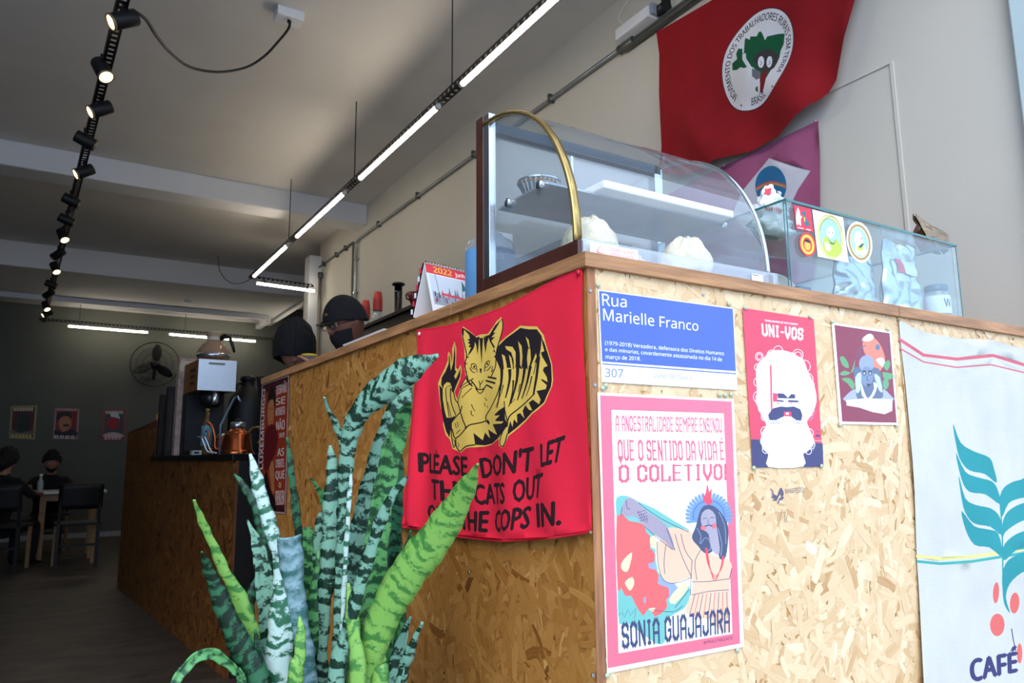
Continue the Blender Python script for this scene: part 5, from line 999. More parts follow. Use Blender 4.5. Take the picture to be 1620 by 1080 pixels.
MB().lathe(onb(S0+.04, wm, ZB+.34), [(.018, 0), (.025, .03), (.027, .092)], 16).build('spout', m_chr, br)
hx = RT.copy(); hx.z = 0; hx.normalize()
c = onb(S0+.16, onpx(329, S0+.16), ZB+.6505); ca = thing('coffee_carafe', 'glass coffee carafe with steel base and black handle on top of the brewer', 'carafe', c); K = 1.2
sc = lambda L: [(a*K, b*K) for a, b in L]
MB().lathe(c, sc([(.055, 0), (.085, .010), (.095, .03), (.094, .045)]), 28).build('steel_base', m_chr, ca)
MB().lathe(c, sc([(.094, .045), (.085, .070), (.065, .098), (.042, .118), (.038, .135), (.048, .165), (.052, .172)]), 28, cap=False).build('glass_body', glass('carafe_glass', (.85, .72, .55), alpha=.10), ca)
MB().lathe(c, sc([(.09, .044), (.082, .07), (.062, .095), (.04, .115), (.0, .116)]), 24).build('milky_coffee', mat('milky_coffee', '#b99468', .4, noise=.1), ca)
MB().lathe(c+Vector((0, 0, .125*K)), sc([(.040, 0), (.042, .03), (.049, .05), (.047, .052)]), 24, cap=False).build('collar', mat('frosted_collar', '#c9bda8', .4, noise=.1), ca)
MB().soft().tube([c+hx*K*a+Vector((0, 0, b*K)) for a, b in ((.035, .140), (.065, .150), (.092, .145), (.108, .10), (.122, .055))], [.020, .018, .013, .012, .009], 10).build('handle', m_blk2, ca)
# copper kettle
m_cop = mat('polished_copper', '#b5623a', .2, metal=.95, noise=.1, nscale=8)
k0 = onb(.72, onpx(374, .72))
t = thing('copper_kettle', 'polished copper gooseneck kettle at the near end of the brewing counter', 'kettle', k0)
MB().lathe(k0, [(.080, 0), (.084, .006), (.073, .02), (.071, .024), (.069, .045), (.067, .049), (.065, .07), (.063, .074), (.060, .094), (.056, .10)], 32).build('body', m_cop, t)
MB().lathe(k0+Vector((0, 0, .10)), [(.056, 0), (.05, .006), (.036, .012), (.034, .022)], 28).build('lid', m_cop, t); MB().lathe(k0+Vector((0, 0, .12)), [(.034, 0), (.034, .03), (.028, .032)], 22).build('lid_ring', m_chr, t)
MB().lathe(k0+Vector((0, 0, .152)), [(.012, 0), (.016, .01), (.006, .016)], 14).build('knob', m_blk, t)
MB().soft().tube(smooth_poly([k0-hx*.062+Vector((0, 0, .02)), k0-hx*.10+Vector((0, 0, .03)), k0-hx*.105+Vector((0, 0, .08)), k0-hx*.12+Vector((0, 0, .13)), k0-hx*.145+Vector((0, 0, .15))], 4, False), .007, 8).build('spout', m_cop, t)
MB().soft().tube(smooth_poly([k0+hx*.05+Vector((0, 0, .10)), k0+hx*.075+Vector((0, 0, .125)), k0+hx*.11+Vector((0, 0, .12)), k0+hx*.115+Vector((0, 0, .08)), k0+hx*.10+Vector((0, 0, .05))], 4, False), .007, 8).build('handle', mat('brass_handle', '#8d6c3c', .3, metal=.8, noise=.1), t)
t.scale = (1.32,)*3
k1 = onb(.95, onpx(350, .95)); t = thing('copper_pot', 'small copper pot behind the gooseneck kettle', 'pot', k1)
MB().lathe(k1, [(.045, 0), (.048, .03), (.040, .07), (.03, .085), (.03, .10)], 24).build('body', m_cop, t); MB().lathe(k1+Vector((0, 0, .10)), [(.03, 0), (.022, .01), (.006, .014)], 20).build('lid', m_chr, t)
MB().soft().tube(smooth_poly([k1-hx*.04+Vector((0, 0, .02)), k1-hx*.075+Vector((0, 0, .05)), k1-hx*.07+Vector((0, 0, .11)), k1-hx*.09+Vector((0, 0, .13))], 4, False), .005, 8).build('spout', m_cop, t)
t.scale = (1.2,)*3
# bent steel tubes, tall bottle, water wand
b0 = onb(.62, onpx(328, .62))
t = thing('steel_stand', 'pair of bent steel tubes standing below the brewer', 'stand', b0)
for k in (0, 1):
    o_ = hx*(.022*k-.015)
    MB().soft().tube(smooth_poly([b0+o_-hx*.05+Vector((0, 0, .105)), b0+o_-hx*.025+Vector((0, 0, .10)), b0+o_-hx*.005+Vector((0, 0, .06)), b0+o_+hx*.015+Vector((0, 0, .02)), b0+o_+hx*.05+Vector((0, 0, .006))], 4, False), .0045, 8).build('steel_tube', m_chr, t)
b1 = onb(1.12, onpx(325, 1.12)); t = thing('bottle', 'slim bottle with blue and cream label below the brewer spout', 'bottle', b1)
MB().lathe(b1, [(.032, 0), (.034, .01), (.034, .20), (.014, .25), (.013, .285)], 20).build('glass', mat('amber_bottle', '#5b4325', .2, noise=.1, coat=.5), t)
MB().lathe(b1, [(.0345, .06), (.0346, .061), (.0346, .19), (.0345, .191)], 20, cap=False).build('label', mat('blue_cream_label', '#5f8796', .5, noise=.4, nscale=12), t); MB().lathe(b1+Vector((0, 0, .285)), [(.012, 0), (.013, .02)], 14).build('cap', mat('gold_cap', '#a3813c', .4, metal=.5, noise=.1), t)
w0 = onb(.05, .20); t = thing('water_tap', 'thin bent steel tap pipe rising behind the copper kettle', 'tap', onb(.3, .25))
MB().soft().tube([Vector((*dep(349, 690, 4.35)[:2], 1.125)), dep(349, 672, 4.35), dep(371, 629, 4.35), dep(376, 627, 4.35), dep(381, 636, 4.35)], .0075, 8).build('pipe', mat('blue_steel', '#9fb4c4', .25, metal=.7, noise=.05), t)
a0 = onb(1.55, onpx(387, 1.55)); t = thing('airpot', 'large black airpot dispenser with domed shoulders beside the brewer', 'airpot', a0)
MB().lathe(a0, [(.125, 0), (.13, .02), (.13, .37), (.12, .42), (.09, .47), (.06, .50), (.048, .515), (.047, .545), (.055, .55), (.055, .575), (.04, .585)], 28).build('body', m_blk, t)
MB().soft().tube([a0+Vector((-.04, -.05, .52)), a0+Vector((-.09, -.10, .52)), a0+Vector((-.11, -.12, .48))], .012, 8).build('spout', m_blk2, t)
c = onb(.05, .42); t = thing('coffee_grinder', 'black coffee grinder at the right end of the brewing counter', 'grinder', c)
bx(.02, .30, .34, .58, ZB, ZB+.20).build('body', m_blk2, t, bevel=.01); bx(.06, .26, .38, .54, ZB+.20, ZB+.33).build('hopper', m_blk, t, bevel=.01)
bx(.017, .02, .38, .41, ZB+.03, ZB+.16).build('switch_panel', m_gal, t)
t = thing('small_carton', 'small pale carton lying at the edge of the brewing counter', 'carton', onb(.9, .03)); bx(.88, .94, onpx(303, .9), onpx(303, .9)+.055, ZB, ZB+.028).build('box', mat('pale_carton', '#a8b0aa', .6, noise=.1), t, bevel=.002); bx(.878, .88, onpx(303, .9)+.01, onpx(303, .9)+.04, ZB+.008, ZB+.02).build('label', m_blk, t)
# menu boards standing behind the brewer
m_dkw = mat('dark_brown_board', '#1c120d', .6, noise=.3)
for s0, s1, w, z1, l in ((1.75, 1.82, (-.01, .14), .50, 'tall narrow black board behind the brewer'), (2.0, 2.06, (-.01, .12), .46, 'dark board leaning further along the counter'), (1.88, 1.92, (.0, .10), .40, 'short dark board between two taller ones')):
    t = thing('menu_board', l, 'board', onb(s0, .08), 'dark boards on the brewing counter'); bx(s0, s1, *w, ZB, ZB+z1).build('board', m_dkw, t, bevel=.005); bx(s0-.004, s0, w[0]+.02, w[0]+.035, ZB+.04, ZB+z1-.05).build('frame_strip', mat('worn_strip', '#3a2a22', .6, noise=.3), t)
t = thing('paper_packet', 'pink and cream paper packet on the brewer box behind the steel front', 'packet', onb(1.7, .03)); bx(1.64, 1.72, .03, .15, ZB+.0, ZB+.70).build('packet', mat('pink_cream_paper', '#b79a8c', .7, noise=.3, nscale=20), t, bevel=.004); bx(1.637, 1.64, .04, .14, ZB+.60, ZB+.68).build('label', mat('cream_paper', '#cfc4a8', .7, noise=.1), t)
t = thing('condiment_bundle', 'bundle of straws and packets at the raised end of the brewing counter', 'bundle', onb(2.2, .05, 1.125))
for k in range(9): MB().soft().cyl(onb(2.22+.02*k, .05+.012*(k % 3), 1.125), onb(2.20+.022*k, .03+.02*(k % 3), 1.43+.01*(k % 4)), .006, n=6).build('straw', mat('straw_%d' % (k % 3), ['#8f6a3a', '#6f6a64', '#3d2a22'][k % 3], .6, noise=.2), t)
# ------------------------------------------------------------------ wall fan
fc = hit(245, 576, 1, 11.36); t = thing('wall_fan', 'black three bladed wall fan with round wire cage on the far wall', 'fan', fc)
fn = Vector((-.15, -1, -.05)).normalized(); fx, fy, fz = frame(fn, (0, 0, 1)); cg = MB()
def ringp(r, o=0, n=40): return [fc+fn*o+(fx*math.cos(2*math.pi*i/n)+fy*math.sin(2*math.pi*i/n))*r for i in range(n+1)]
cg.soft()
for r, o in ((.335, 0), (.337, .02), (.25, .055), (.16, .07), (.08, .08)): cg.tube(ringp(r, o), .003 if r < .3 else .006, 5, cap=False)
for i in range(28):
    a = 2*math.pi*i/28; dr = fx*math.cos(a)+fy*math.sin(a); cg.tube([fc+fn*.08+dr*.08, fc+fn*.055+dr*.25, fc+fn*.02+dr*.336], .0012, 4, cap=False)
cg.build('cage', m_blk, t)
for k in range(3):
    a = math.radians(-17+120*k); dr = fx*math.cos(a)+fy*math.sin(a); dt = fn.cross(dr)
    def bl(u, v, dr=dr, dt=dt): w = .03+.075*math.sin(math.pi*min(1, v*.9+.08))*1.0; return fc+fn*.02+dr*(.05+.25*v)+dt*((u-.35)*w*1.3+.05*v*v)+fn*(.04*(u-.5))
    MB().grid(bl, 6, 12).build('blade', m_blk, t, thick=.004)
MB().lathe(fc, [(.03, .0), (.055, .01), (.05, .05), (.02, .06)], 20, fn).build('hub', m_blk2, t); MB().lathe(fc-fn*.0, [(.07, -.02), (.07, -.10), (.04, -.12)], 20, fn).build('motor', m_blk2, t)
MB().bar(fc-fn*.06, fc-fn*.05+Vector((0, .09, -.22)), .04, .03).build('bracket', m_blk, t)
# ------------------------------------------------------------------ three posters on the far wall
def farposter(label, q, bgc_, border, fig):
    P = PP(lambda x, y: (x, y), 1, 11.49); (x0, y0), (x1, y1), (x2, y2), (x3, y3) = q
    bil = lambda u, v: ((x0*(1-u)+x1*u)*(1-v)+(x3*(1-u)+x2*u)*v, (y0*(1-u)+y1*u)*(1-v)+(y3*(1-u)+y2*u)*v)
    P.poly(border, q); P.poly(bgc_, [bil(.08, .05), bil(.92, .05), bil(.92, .95), bil(.08, .95)])
    for c_, pts in fig: P.poly(c_, [bil(*p) for p in pts], 2)
    return P, bil
def bars(c_, b, u0, u1, v0, v1, n):
    for k in range(n):
        a = u0+(u1-u0)*k/n; w_ = (u1-u0)/n*.72; h_ = (v1-v0)*(.15 if k % 3 == 1 else 0)
        P.poly(c_, [b(a, v0), b(a+w_, v0), b(a+w_, v1-h_), b(a, v1)]); P.poly('#4a2a2a', [b(a+w_*.35, v0+.025), b(a+w_*.65, v0+.025), b(a+w_*.65, v1-.03), b(a+w_*.35, v1-.03)])
TFX = Vector((-1.1, 11.48, 1.4))
P, b = farposter('', [(17, 642), (59, 641), (55, 695), (14, 693)], '#4b0e10', '#8d8552', [('#1b1d12', [(.25, .35), (.4, .25), (.7, .25), (.8, .45), (.75, .7), (.6, .8), (.35, .8), (.22, .6)]), ('#5c5a50', [(.1, .72), (.4, .82), (.9, .74), (.9, .84), (.1, .86)])])
bars('#c9c9b2', b, .12, .88, .06, .16, 7); bars('#c9b86a', b, .1, .9, .86, .96, 6)
fp = []
for lab, PPx in (('leftmost far wall poster with yellowish border and dark head', P),):
    t = thing('poster', lab, 'poster', (TFX.x, 11.48, 1.4)); PPx.build('sheet', t, lambda u, v: (u, 11.495, v), rough=.5)
P, b = farposter('', [(87, 645), (126, 646), (123, 695), (83, 694)], '#6e1014', '#8f7474', [('#120c0c', [(.1, .25), (.25, .12), (.6, .12), (.7, .25), (.68, .4), (.4, .3), (.15, .42)]), ('#a06846', [(.25, .32), (.5, .25), (.68, .35), (.7, .6), (.5, .75), (.35, .75), (.2, .55)]), ('#0f0e13', [(.08, .7), (.35, .78), (.7, .68), (.95, .75), (.93, .88), (.1, .88)]), ('#1c0d0d', [(.4, .52), (.6, .52), (.6, .58), (.4, .58)])])
bars('#b08a8a', b, .1, .9, .02, .09, 10); bars('#c4c0c0', b, .08, .92, .88, .98, 4)
t = thing('poster', 'middle far wall poster, red with a dark haired face', 'poster', (-.6, 11.48, 1.4)); P.build('sheet', t, lambda u, v: (u, 11.495, v), rough=.5)
P, b = farposter('', [(163, 648), (200, 648), (197, 697), (161, 697)], '#3a4344', '#8d3a44', [('#aebcba', [(.3, .1), (.6, .08), (.75, .3), (.6, .25), (.45, .3)]), ('#8f1420', [(.2, .35), (.45, .22), (.7, .35), (.72, .55), (.5, .65), (.25, .58)]), ('#b8a0a4', [(.1, .78), (.5, .72), (.9, .8), (.9, .88), (.1, .88)])])
bars('#c9c4c4', b, .12, .88, .04, .13, 9); bars('#c9b0b4', b, .12, .88, .87, .96, 5)
t = thing('poster', 'rightmost far wall poster, dark grey with a red round shape', 'poster', (.0, 11.48, 1.4)); P.build('sheet', t, lambda u, v: (u, 11.495, v), rough=.5)
# ------------------------------------------------------------------ table, chairs, bottle
m_lw = mat('light_wood_leg', '#8f6e48', .6, noise=.2); m_tt = mat('white_tabletop', '#c9cbcc', .4, noise=.03)
tx0, tx1, ty0, ty1 = -1.10, -.35, 8.75, 9.45
tx0 = hit(50, 772, 1, 9.0).x; tx1 = hit(168, 773, 1, 9.0).x
t = thing('cafe_table', 'square white topped cafe table with light wood legs at the back', 'table', ((tx0+tx1)/2, 9.1, 0))
MB().box((tx0, 8.8, .73), (tx1, 9.5, .755)).build('tabletop', m_tt, t, bevel=.004)
for x in (tx0+.12, tx1-.12):
    for y in (8.9, 9.4): MB().prism([(x-.03, y-.03, .73), (x+.03, y-.03, .73), (x+.03, y+.03, .73), (x-.03, y+.03, .73)], (0, 0, -.73)).build('leg', m_lw, t, bevel=.004)
MB().box((tx0+.1, 8.88, .65), (tx1-.1, 8.92, .73)).build('apron', m_lw, t); MB().box((tx0+.1, 9.38, .65), (tx1-.1, 9.42, .73)).build('apron', m_lw, t)
def chair(loc, rz, label, wood=True):
    t = thing('cafe_chair', label, 'chair', (0, 0, 0), 'black cafe chairs at the back table')
    MB().box((-.21, -.20, .43), (.21, .20, .46)).build('seat', m_blk, t, bevel=.01)
    MB().grid(lambda u, v: (-.20+.40*u, -.21-.03*math.sin(math.pi*u)-.05*v, .60+.26*v), 8, 5).build('backrest', m_blk, t, thick=.02)
    for x in (-.18, .18):
        MB().bar((x, -.19, 0), (x, -.19, .45), .032, .032, (1, 0, 0)).bar((x, -.19, .43), (x*.95, -.25, .84), .028, .028, (1, 0, 0)).build('leg', m_blk, t)
        MB().bar((x, .18, 0), (x, .18, .45), .034, .034, (1, 0, 0)).build('leg', m_lw if wood else m_blk, t)
    MB().box((-.18, -.005, .20), (.18, .015, .225)).build('stretcher', m_blk, t)
    t.location = Vector(loc); t.rotation_euler.z = rz; WO[t.name] = Vector((0, 0, 0)); return t
p = hit(118, 905, 2, 0); chair((p.x, 8.25, 0), .05, 'black chair with its back to the camera at the white table')
p = hit(18, 905, 2, 0); chair((p.x-.1, 8.3, 0), -.25, 'black chair under the person at the left edge')
chair((hit(80, 800, 1, 9.95).x, 9.95, 0), math.pi, 'black chair behind the white table under the facing man')
c = Vector((hit(64, 765, 1, 9.15).x, 9.15, .755)); t = thing('water_bottle', 'small clear bottle standing on the white cafe table', 'bottle', c)
MB().lathe(c, [(.03, 0), (.032, .01), (.032, .10), (.014, .14), (.013, .17)], 16).build('bottle', glass('bottle_glass', (.7, .75, .75), alpha=.3), t); MB().lathe(c+Vector((0, 0, .17)), [(.016, 0), (.016, .02)], 12).build('cap', m_wp, t)
# ------------------------------------------------------------------ people
m_skd = mat('brown_skin', '#6b4231', .55, noise=.08, nscale=30); m_skm = mat('tan_skin', '#a0705a', .55, noise=.08, nscale=30)
m_blkc = mat('black_cotton', '#101013', .9, noise=.2, nscale=60, bump=.3, bscale=120); m_hair = mat('black_hair', '#0d0a09', .7, noise=.3, nscale=80, bump=.8, bscale=90)
m_jean = mat('dark_trousers', '#15171d', .9, noise=.2)
def skinmesh(name, nodes, edges, mats, region, parent, sub=2):
    """nodes: {key: (x,y,z,r)}; one continuous skinned surface"""
    ks = list(nodes); me = bpy.data.meshes.new(name); off = origin(parent); me.from_pydata([tuple(Vector(nodes[k][:3])-off) for k in ks], [(ks.index(a), ks.index(b)) for a, b in edges], [])
    o = bpy.data.objects.new(name, me); C.objects.link(o); md = o.modifiers.new('skin', 'SKIN'); md.use_smooth_shade = True
    for i, k in enumerate(ks):
        r = nodes[k][3]; r = r if isinstance(r, tuple) else (r, r)
        me.skin_vertices[0].data[i].radius = r; me.skin_vertices[0].data[i].use_root = (i == 0)
    m2 = o.modifiers.new('sub', 'SUBSURF'); m2.levels = sub; m2.render_levels = sub
    dg = bpy.context.evaluated_depsgraph_get(); new = bpy.data.meshes.new_from_object(o.evaluated_get(dg)); bpy.data.objects.remove(o)
    for m in mats: new.materials.append(m)
    for p in new.polygons: p.use_smooth = True; p.material_index = region(p.center+off)
    ob = bpy.data.objects.new(name, new); C.objects.link(ob); ob.parent = parent; return ob
def head(parent, c, skin, fwd, tilt=0, s=1.0, mask=False):
    """a head with brow, nose, lips, chin and ears as one surface; local +Y is the face"""
    f = Vector(fwd).normalized(); r = f.cross(Vector((0, 0, 1))).normalized(); u = r.cross(f)
    def P3(x, y, z): return Vector(c)+(r*x+f*y+u*z)*s
    def g(a, b):
        th = 2*math.pi*a; ph = math.pi*b; x, y, z = math.sin(ph)*math.sin(th), math.sin(ph)*math.cos(th), math.cos(ph)
        X, Y, Z = x*.075, y*.095, z*.115
        if z < 0: X *= 1-.28*(-z)**1.5; Y *= 1-.12*(-z)**2
        ff = max(0, y)**3
        e = lambda cx_, cz_, sx_, sz_: math.exp(-((X-cx_)/sx_)**2-((Z-cz_)/sz_)**2)*ff
        Y += .024*e(0, -.020, .012, .020)+.010*e(0, .010, .010, .02)-.010*e(.030, .012, .016, .012)-.010*e(-.030, .012, .016, .012)+.006*e(0, .035, .05, .012)+.008*e(0, -.058, .022, .007)+.007*e(0, -.070, .020, .006)-.005*e(0, -.064, .02, .003)+.010*e(0, -.098, .025, .02)
        for sd2 in (-1, 1):
            q = math.exp(-((Y+.005)/.014)**2-((Z-0)/.028)**2)*(1 if X*sd2 > .05 else 0); X += sd2*.016*q
        return P3(X, Y, Z)
    mb = MB().grid(g, 64, 48); o = mb.build('head', skin, parent)
    for sd2 in (-1, 1):
        MB().lathe(P3(.030*sd2, .079, .012), [(.0, -.004), (.011, 0), (.012, .004), (.006, .009)], 12, f, sy=.6).build('eye', mat('eye_white', '#b9b2ab', .3, noise=.02), parent)
        MB().lathe(P3(.030*sd2, .087, .012), [(.0045, 0), (.0045, .002)], 10, f).build('iris', m_blk2, parent)
        MB().soft().tube([P3(.014*sd2, .088, .030), P3(.032*sd2, .087, .036), P3(.048*sd2, .074, .030)], [.003, .0035, .002], 6).build('eyebrow', m_hair, parent)
    return P3, f, r, u
def haircap(parent, P3, mat_, z0=.02, puff=1.12, name='hair', seed=1, curl=0.0, low=-.04):
    rr = random.Random(seed); ph = [rr.random()*6 for _ in range(6)]
    def g(a, b):
        th = 2*math.pi*a; bk_ = .5-.5*math.cos(th)      # 0 at the face, 1 at the back
        zmin = z0*(1-bk_)+low*bk_; zc = math.acos(max(-1, min(1, zmin/.115))); p_ = zc*b; x, y, z = math.sin(p_)*math.sin(th), math.sin(p_)*math.cos(th), math.cos(p_)
        q = puff*(1+curl*(math.sin(9*th+ph[0]+7*p_)+math.sin(15*th+ph[1]-11*p_)+math.sin(5*th+13*p_)))
        return P3(x*.078*q, y*.098*q-.003, z*.118*q)
    return MB().grid(g, 60, 26).build(name, mat_, parent, thick=.006)
def hand(parent, w, d, up_, skin, s=1.0, curl=.5, side=1):
    """palm with four unequal curled fingers and a side thumb, one skinned surface"""
    w = Vector(w); d = Vector(d).normalized(); r = d.cross(Vector(up_)).normalized()*side; n = r.cross(d)*side
    N = {'w': (*w, .022*s), 'p': (*(w+d*.045*s), (.036*s, .015*s))}; E = [('w', 'p')]
    for k, (o_, L_) in enumerate(((-.030, .068), (-.010, .078), (.010, .074), (.028, .058))):
        b = w+d*.075*s+r*o_*s; N['a%d' % k] = (*b, .0105*s); E.append(('p', 'a%d' % k)); prev = 'a%d' % k; dd = d.copy(); q = b
        for j, fr in enumerate((.45, .32, .23)):
            dd = (dd*math.cos(curl)-n*math.sin(curl)).normalized(); nn2 = n; q = q+dd*L_*fr*s; N['f%d%d' % (k, j)] = (*q, (.0088-.0012*j)*s); E.append((prev, 'f%d%d' % (k, j))); prev = 'f%d%d' % (k, j)
    q = w+d*.022*s-r*.026*s; N['t0'] = (*q, .013*s); E.append(('w', 't0'))
    q = q-r*.022*s+d*.022*s-n*.006*s; N['t1'] = (*q, .010*s); E.append(('t0', 't1')); q = q-r*.006*s+d*.028*s-n*.012*s; N['t2'] = (*q, .008*s); E.append(('t1', 't2'))
    return skinmesh('hand', N, E, [skin], lambda c_: 0, parent, 1)
def body(parent, O, yaw, skin, cloth, legs, pose, sit=False, s=1.0, sleeve=.5):
    """O = hips on the floor plane; pose gives elbows and wrists in local coords (x right, y forward, z up)"""
    cy_, sy_ = math.cos(yaw), math.sin(yaw)
    T = lambda x, y, z: (O[0]+(x*cy_-y*sy_)*s, O[1]+(x*sy_+y*cy_)*s, O[2]+z*s)
    ln = pose.get('lean', 0); hz = .50 if sit else .95
    sh = hz+.47
    N = {'hip': (*T(0, 0, hz), (.155*s, .115*s)), 'waist': (*T(0, .02+ln*.4, hz+.18), (.135*s, .10*s)), 'chest': (*T(0, .02+ln*.8, hz+.36), (.165*s, .115*s)), 'neck0': (*T(0, ln, sh+.03), .065*s), 'neck1': (*T(0, ln+.015, sh+.12), .052*s), 'skull': (*T(0, ln+.03, sh+.20), .062*s)}
    E = [('hip', 'waist'), ('waist', 'chest'), ('chest', 'neck0'), ('neck0', 'neck1'), ('neck1', 'skull')]
    for sd2, nm in ((-1, 'l'), (1, 'r')):
        N['sh'+nm] = (*T(.17*sd2, ln, sh-.03), .062*s); N['el'+nm] = (*T(*pose['el'+nm]), .043*s); N['wr'+nm] = (*T(*pose['wr'+nm]), .028*s); E += [('chest', 'sh'+nm), ('sh'+nm, 'el'+nm), ('el'+nm, 'wr'+nm)]
        N['th'+nm] = (*T(.09*sd2, 0 if not sit else .08, hz-.06), .085*s)
        kn = (.12*sd2, .46, .50) if sit else (.10*sd2, .02, .50)
        N['kn'+nm] = (*T(*kn), .058*s); an = (kn[0], .44 if sit else -.01, .09); N['an'+nm] = (*T(*an), .038*s); N['to'+nm] = (*T(an[0], an[1]+.17, .035), (.045*s, .033*s)); E += [('hip', 'th'+nm), ('th'+nm, 'kn'+nm), ('kn'+nm, 'an'+nm), ('an'+nm, 'to'+nm)]
    el = [Vector(N['el'+k][:3]) for k in 'lr']; wr = [Vector(N['wr'+k][:3]) for k in 'lr']; shp = [Vector(N['sh'+k][:3]) for k in 'lr']
    def reg(c_):
        c_ = Vector(c_)
        if c_.z > O[2]+(sh+.055)*s and (Vector((c_.x, c_.y))-Vector((N['neck1'][0], N['neck1'][1]))).length < .10*s: return 0
        for a, b, w_ in zip(shp, el, wr):
            dw = (c_-w_).length; de = (c_-b).length; fa = (w_-b).length
            if dw < fa and de < fa+.02 and dw+de < fa*1.35: return 0 if sleeve < 1 else 1
        if c_.z < O[2]+(hz-.03)*s: return 2 if c_.z > O[2]+.10*s else 3
        return 1
    skinmesh('body', N, E, [skin, cloth, legs, m_blk2], reg, parent)
    return T, N
# barista with the black cap, looking down
bh = dep(547, 512, 3.5); t = thing('person', 'person in black cap, glasses and black mask looking down behind the bar', 'person', (bh.x+.05, bh.y+.05, 0))
fw_ = Vector((-.86, -.30, -.34)); yaw = math.atan2(fw_.y, fw_.x)-math.pi/2
P3, f, r, u = head(t, bh, m_skd, fw_)
haircap(t, P3, m_blkc, z0=.028, puff=1.17, name='cap', low=-.012)
MB().grid(lambda a, b: P3((a-.5)*.13*(1-.25*b), .085+.0*b+.055*b*(1-(2*a-1)**2*.5), .036-.014*b), 10, 5).build('cap_brim', m_blkc, t, thick=.004)
MB().lathe(P3(.0, .098, .06), [(.013, 0), (.012, .004)], 12, f).build('cap_badge', mat('tan_badge', '#8a5a2c', .6, noise=.1), t)
def maskf(a, b): th = (a-.5)*2.5; z = -.105+.085*b; return P3(.068*math.sin(th)*(.80+.25*b), .088*math.cos(th)*(.9+.1*b)+.018*math.exp(-((b-.55)/.4)**2)*math.cos(th)**2, z)
MB().grid(maskf, 20, 10).build('mask', m_blkc, t, thick=.003)
for sd2 in (-1, 1):
    MB().soft().tube([P3(.055*sd2, .055, -.03), P3(.078*sd2, .01, -.005)], .0015, 5).build('mask_strap', m_blkc, t)
    MB().soft().tube([P3(.030*sd2+.020*math.cos(k*math.pi/6), .104, .008+.016*math.sin(k*math.pi/6)) for k in range(13)], .0022, 5).build('glasses_rim', m_blk2, t)
    MB().soft().tube([P3(.050*sd2, .102, .012), P3(.078*sd2, .03, .014), P3(.080*sd2, -.02, .004)], .002, 5).build('glasses_temple', m_blk2, t)
hip = Vector((bh.x, bh.y, 0))-Vector((fw_.x, fw_.y, 0)).normalized()*.20; sc_ = 1.03
T, N = body(t, (hip.x, hip.y, 0), yaw, m_skd, m_blkc, m_jean, {'lean': .14, 'ell': (-.27, .12, 1.12), 'elr': (.27, .12, 1.12), 'wrl': (-.16, .36, 1.18), 'wrr': (.16, .36, 1.18)}, s=sc_)
hand(t, T(-.16, .37, 1.18), Vector(T(0, 1, 0))-Vector(T(0, 0, 0)), (0, 0, 1), m_skd, side=-1); hand(t, T(.16, .37, 1.18), Vector(T(0, 1, 0))-Vector(T(0, 0, 0)), (0, 0, 1), m_skd)
# second worker, head turned away
b2 = dep(466, 551, 3.65); t = thing('person', 'person with black hood bent over a cup, left of the capped man', 'person', (b2.x, b2.y, 0))
fw2 = Vector((-.22, -.90, -.55)); bf2 = Vector((-.78, -.6, 0)); yaw = math.atan2(bf2.y, bf2.x)-math.pi/2
P3, f, r, u = head(t, b2, m_skm, fw2, s=.98); haircap(t, P3, m_blkc, z0=.012, puff=1.34, name='hood', low=-.10, curl=.012)
hip = Vector((b2.x, b2.y, 0))-bf2.normalized()*.19
cc = dep(489, 571, 3.40)
dv = (cc-Vector((0, .03, .11))-Vector((hip.x, hip.y, 0)))/1.05; LW = (dv.x*math.cos(yaw)+dv.y*math.sin(yaw), -dv.x*math.sin(yaw)+dv.y*math.cos(yaw), dv.z)
T, N = body(t, (hip.x, hip.y, 0), yaw, m_skm, m_blkc, m_jean, {'lean': .14, 'ell': (-.20, .16, 1.16), 'elr': (.21, -.02, 1.12), 'wrl': LW, 'wrr': (.20, -.02, .86)}, s=1.05, sleeve=1)
hand(t, cc-Vector((0, .03, .10)), (0, 0, 1), (.9, -.2, 0), m_skm, curl=.7, side=-1); hand(t, T(.20, -.02, .85), (0, 0, -1), bf2, m_skm)
cc = dep(489, 571, 3.40); t2_ = thing('cup', 'grey cup with yellow rim held by the hooded worker', 'cup', cc)
MB().lathe(cc-Vector((0, 0, .05)), [(.026, 0), (.036, .07)], 18).build('cup', mat('grey_cup', '#4d5358', .5, noise=.1), t2_); MB().lathe(cc+Vector((0, 0, .02)), [(.037, 0), (.038, .01), (.034, .012)], 18).build('rim', mat('yellow_rim', '#c9a437', .5, noise=.1), t2_)
# man facing us at the white table
h3 = Vector((hit(82, 732, 1, 9.75).x, 9.75, hit(82, 731, 1, 9.75).z)); t = thing('person', 'dark haired man in black T-shirt seated facing us at the table', 'person', (h3.x, 9.9, 0))
fw3 = Vector((.05, -1, -.28)); P3, f, r, u = head(t, h3, m_skm, fw3); haircap(t, P3, m_hair, z0=.045, puff=1.22, curl=.05, low=-.05)
MB().grid(lambda a, b: P3(.066*math.sin((a-.5)*2.6)*(.75+.3*b), .086*math.cos((a-.5)*2.6)+.006, -.108+.05*b+.012*abs(a-.5)*4), 18, 5).build('beard', m_hair, t, thick=.004)
T, N = body(t, (h3.x, 9.93, h3.z-1.17), math.pi, m_skm, m_blkc, m_jean, {'lean': .10, 'ell': (-.27, .22, .82), 'elr': (.27, .22, .82), 'wrl': (-.05, .42, .81), 'wrr': (.05, .44, .81)}, sit=True)
hand(t, T(-.05, .42, .82), Vector((.7, -.5, 0)), (0, 0, 1), m_skm, curl=.4); hand(t, T(.05, .44, .82), Vector((-.7, -.5, 0)), (0, 0, 1), m_skm, curl=.4, side=-1)
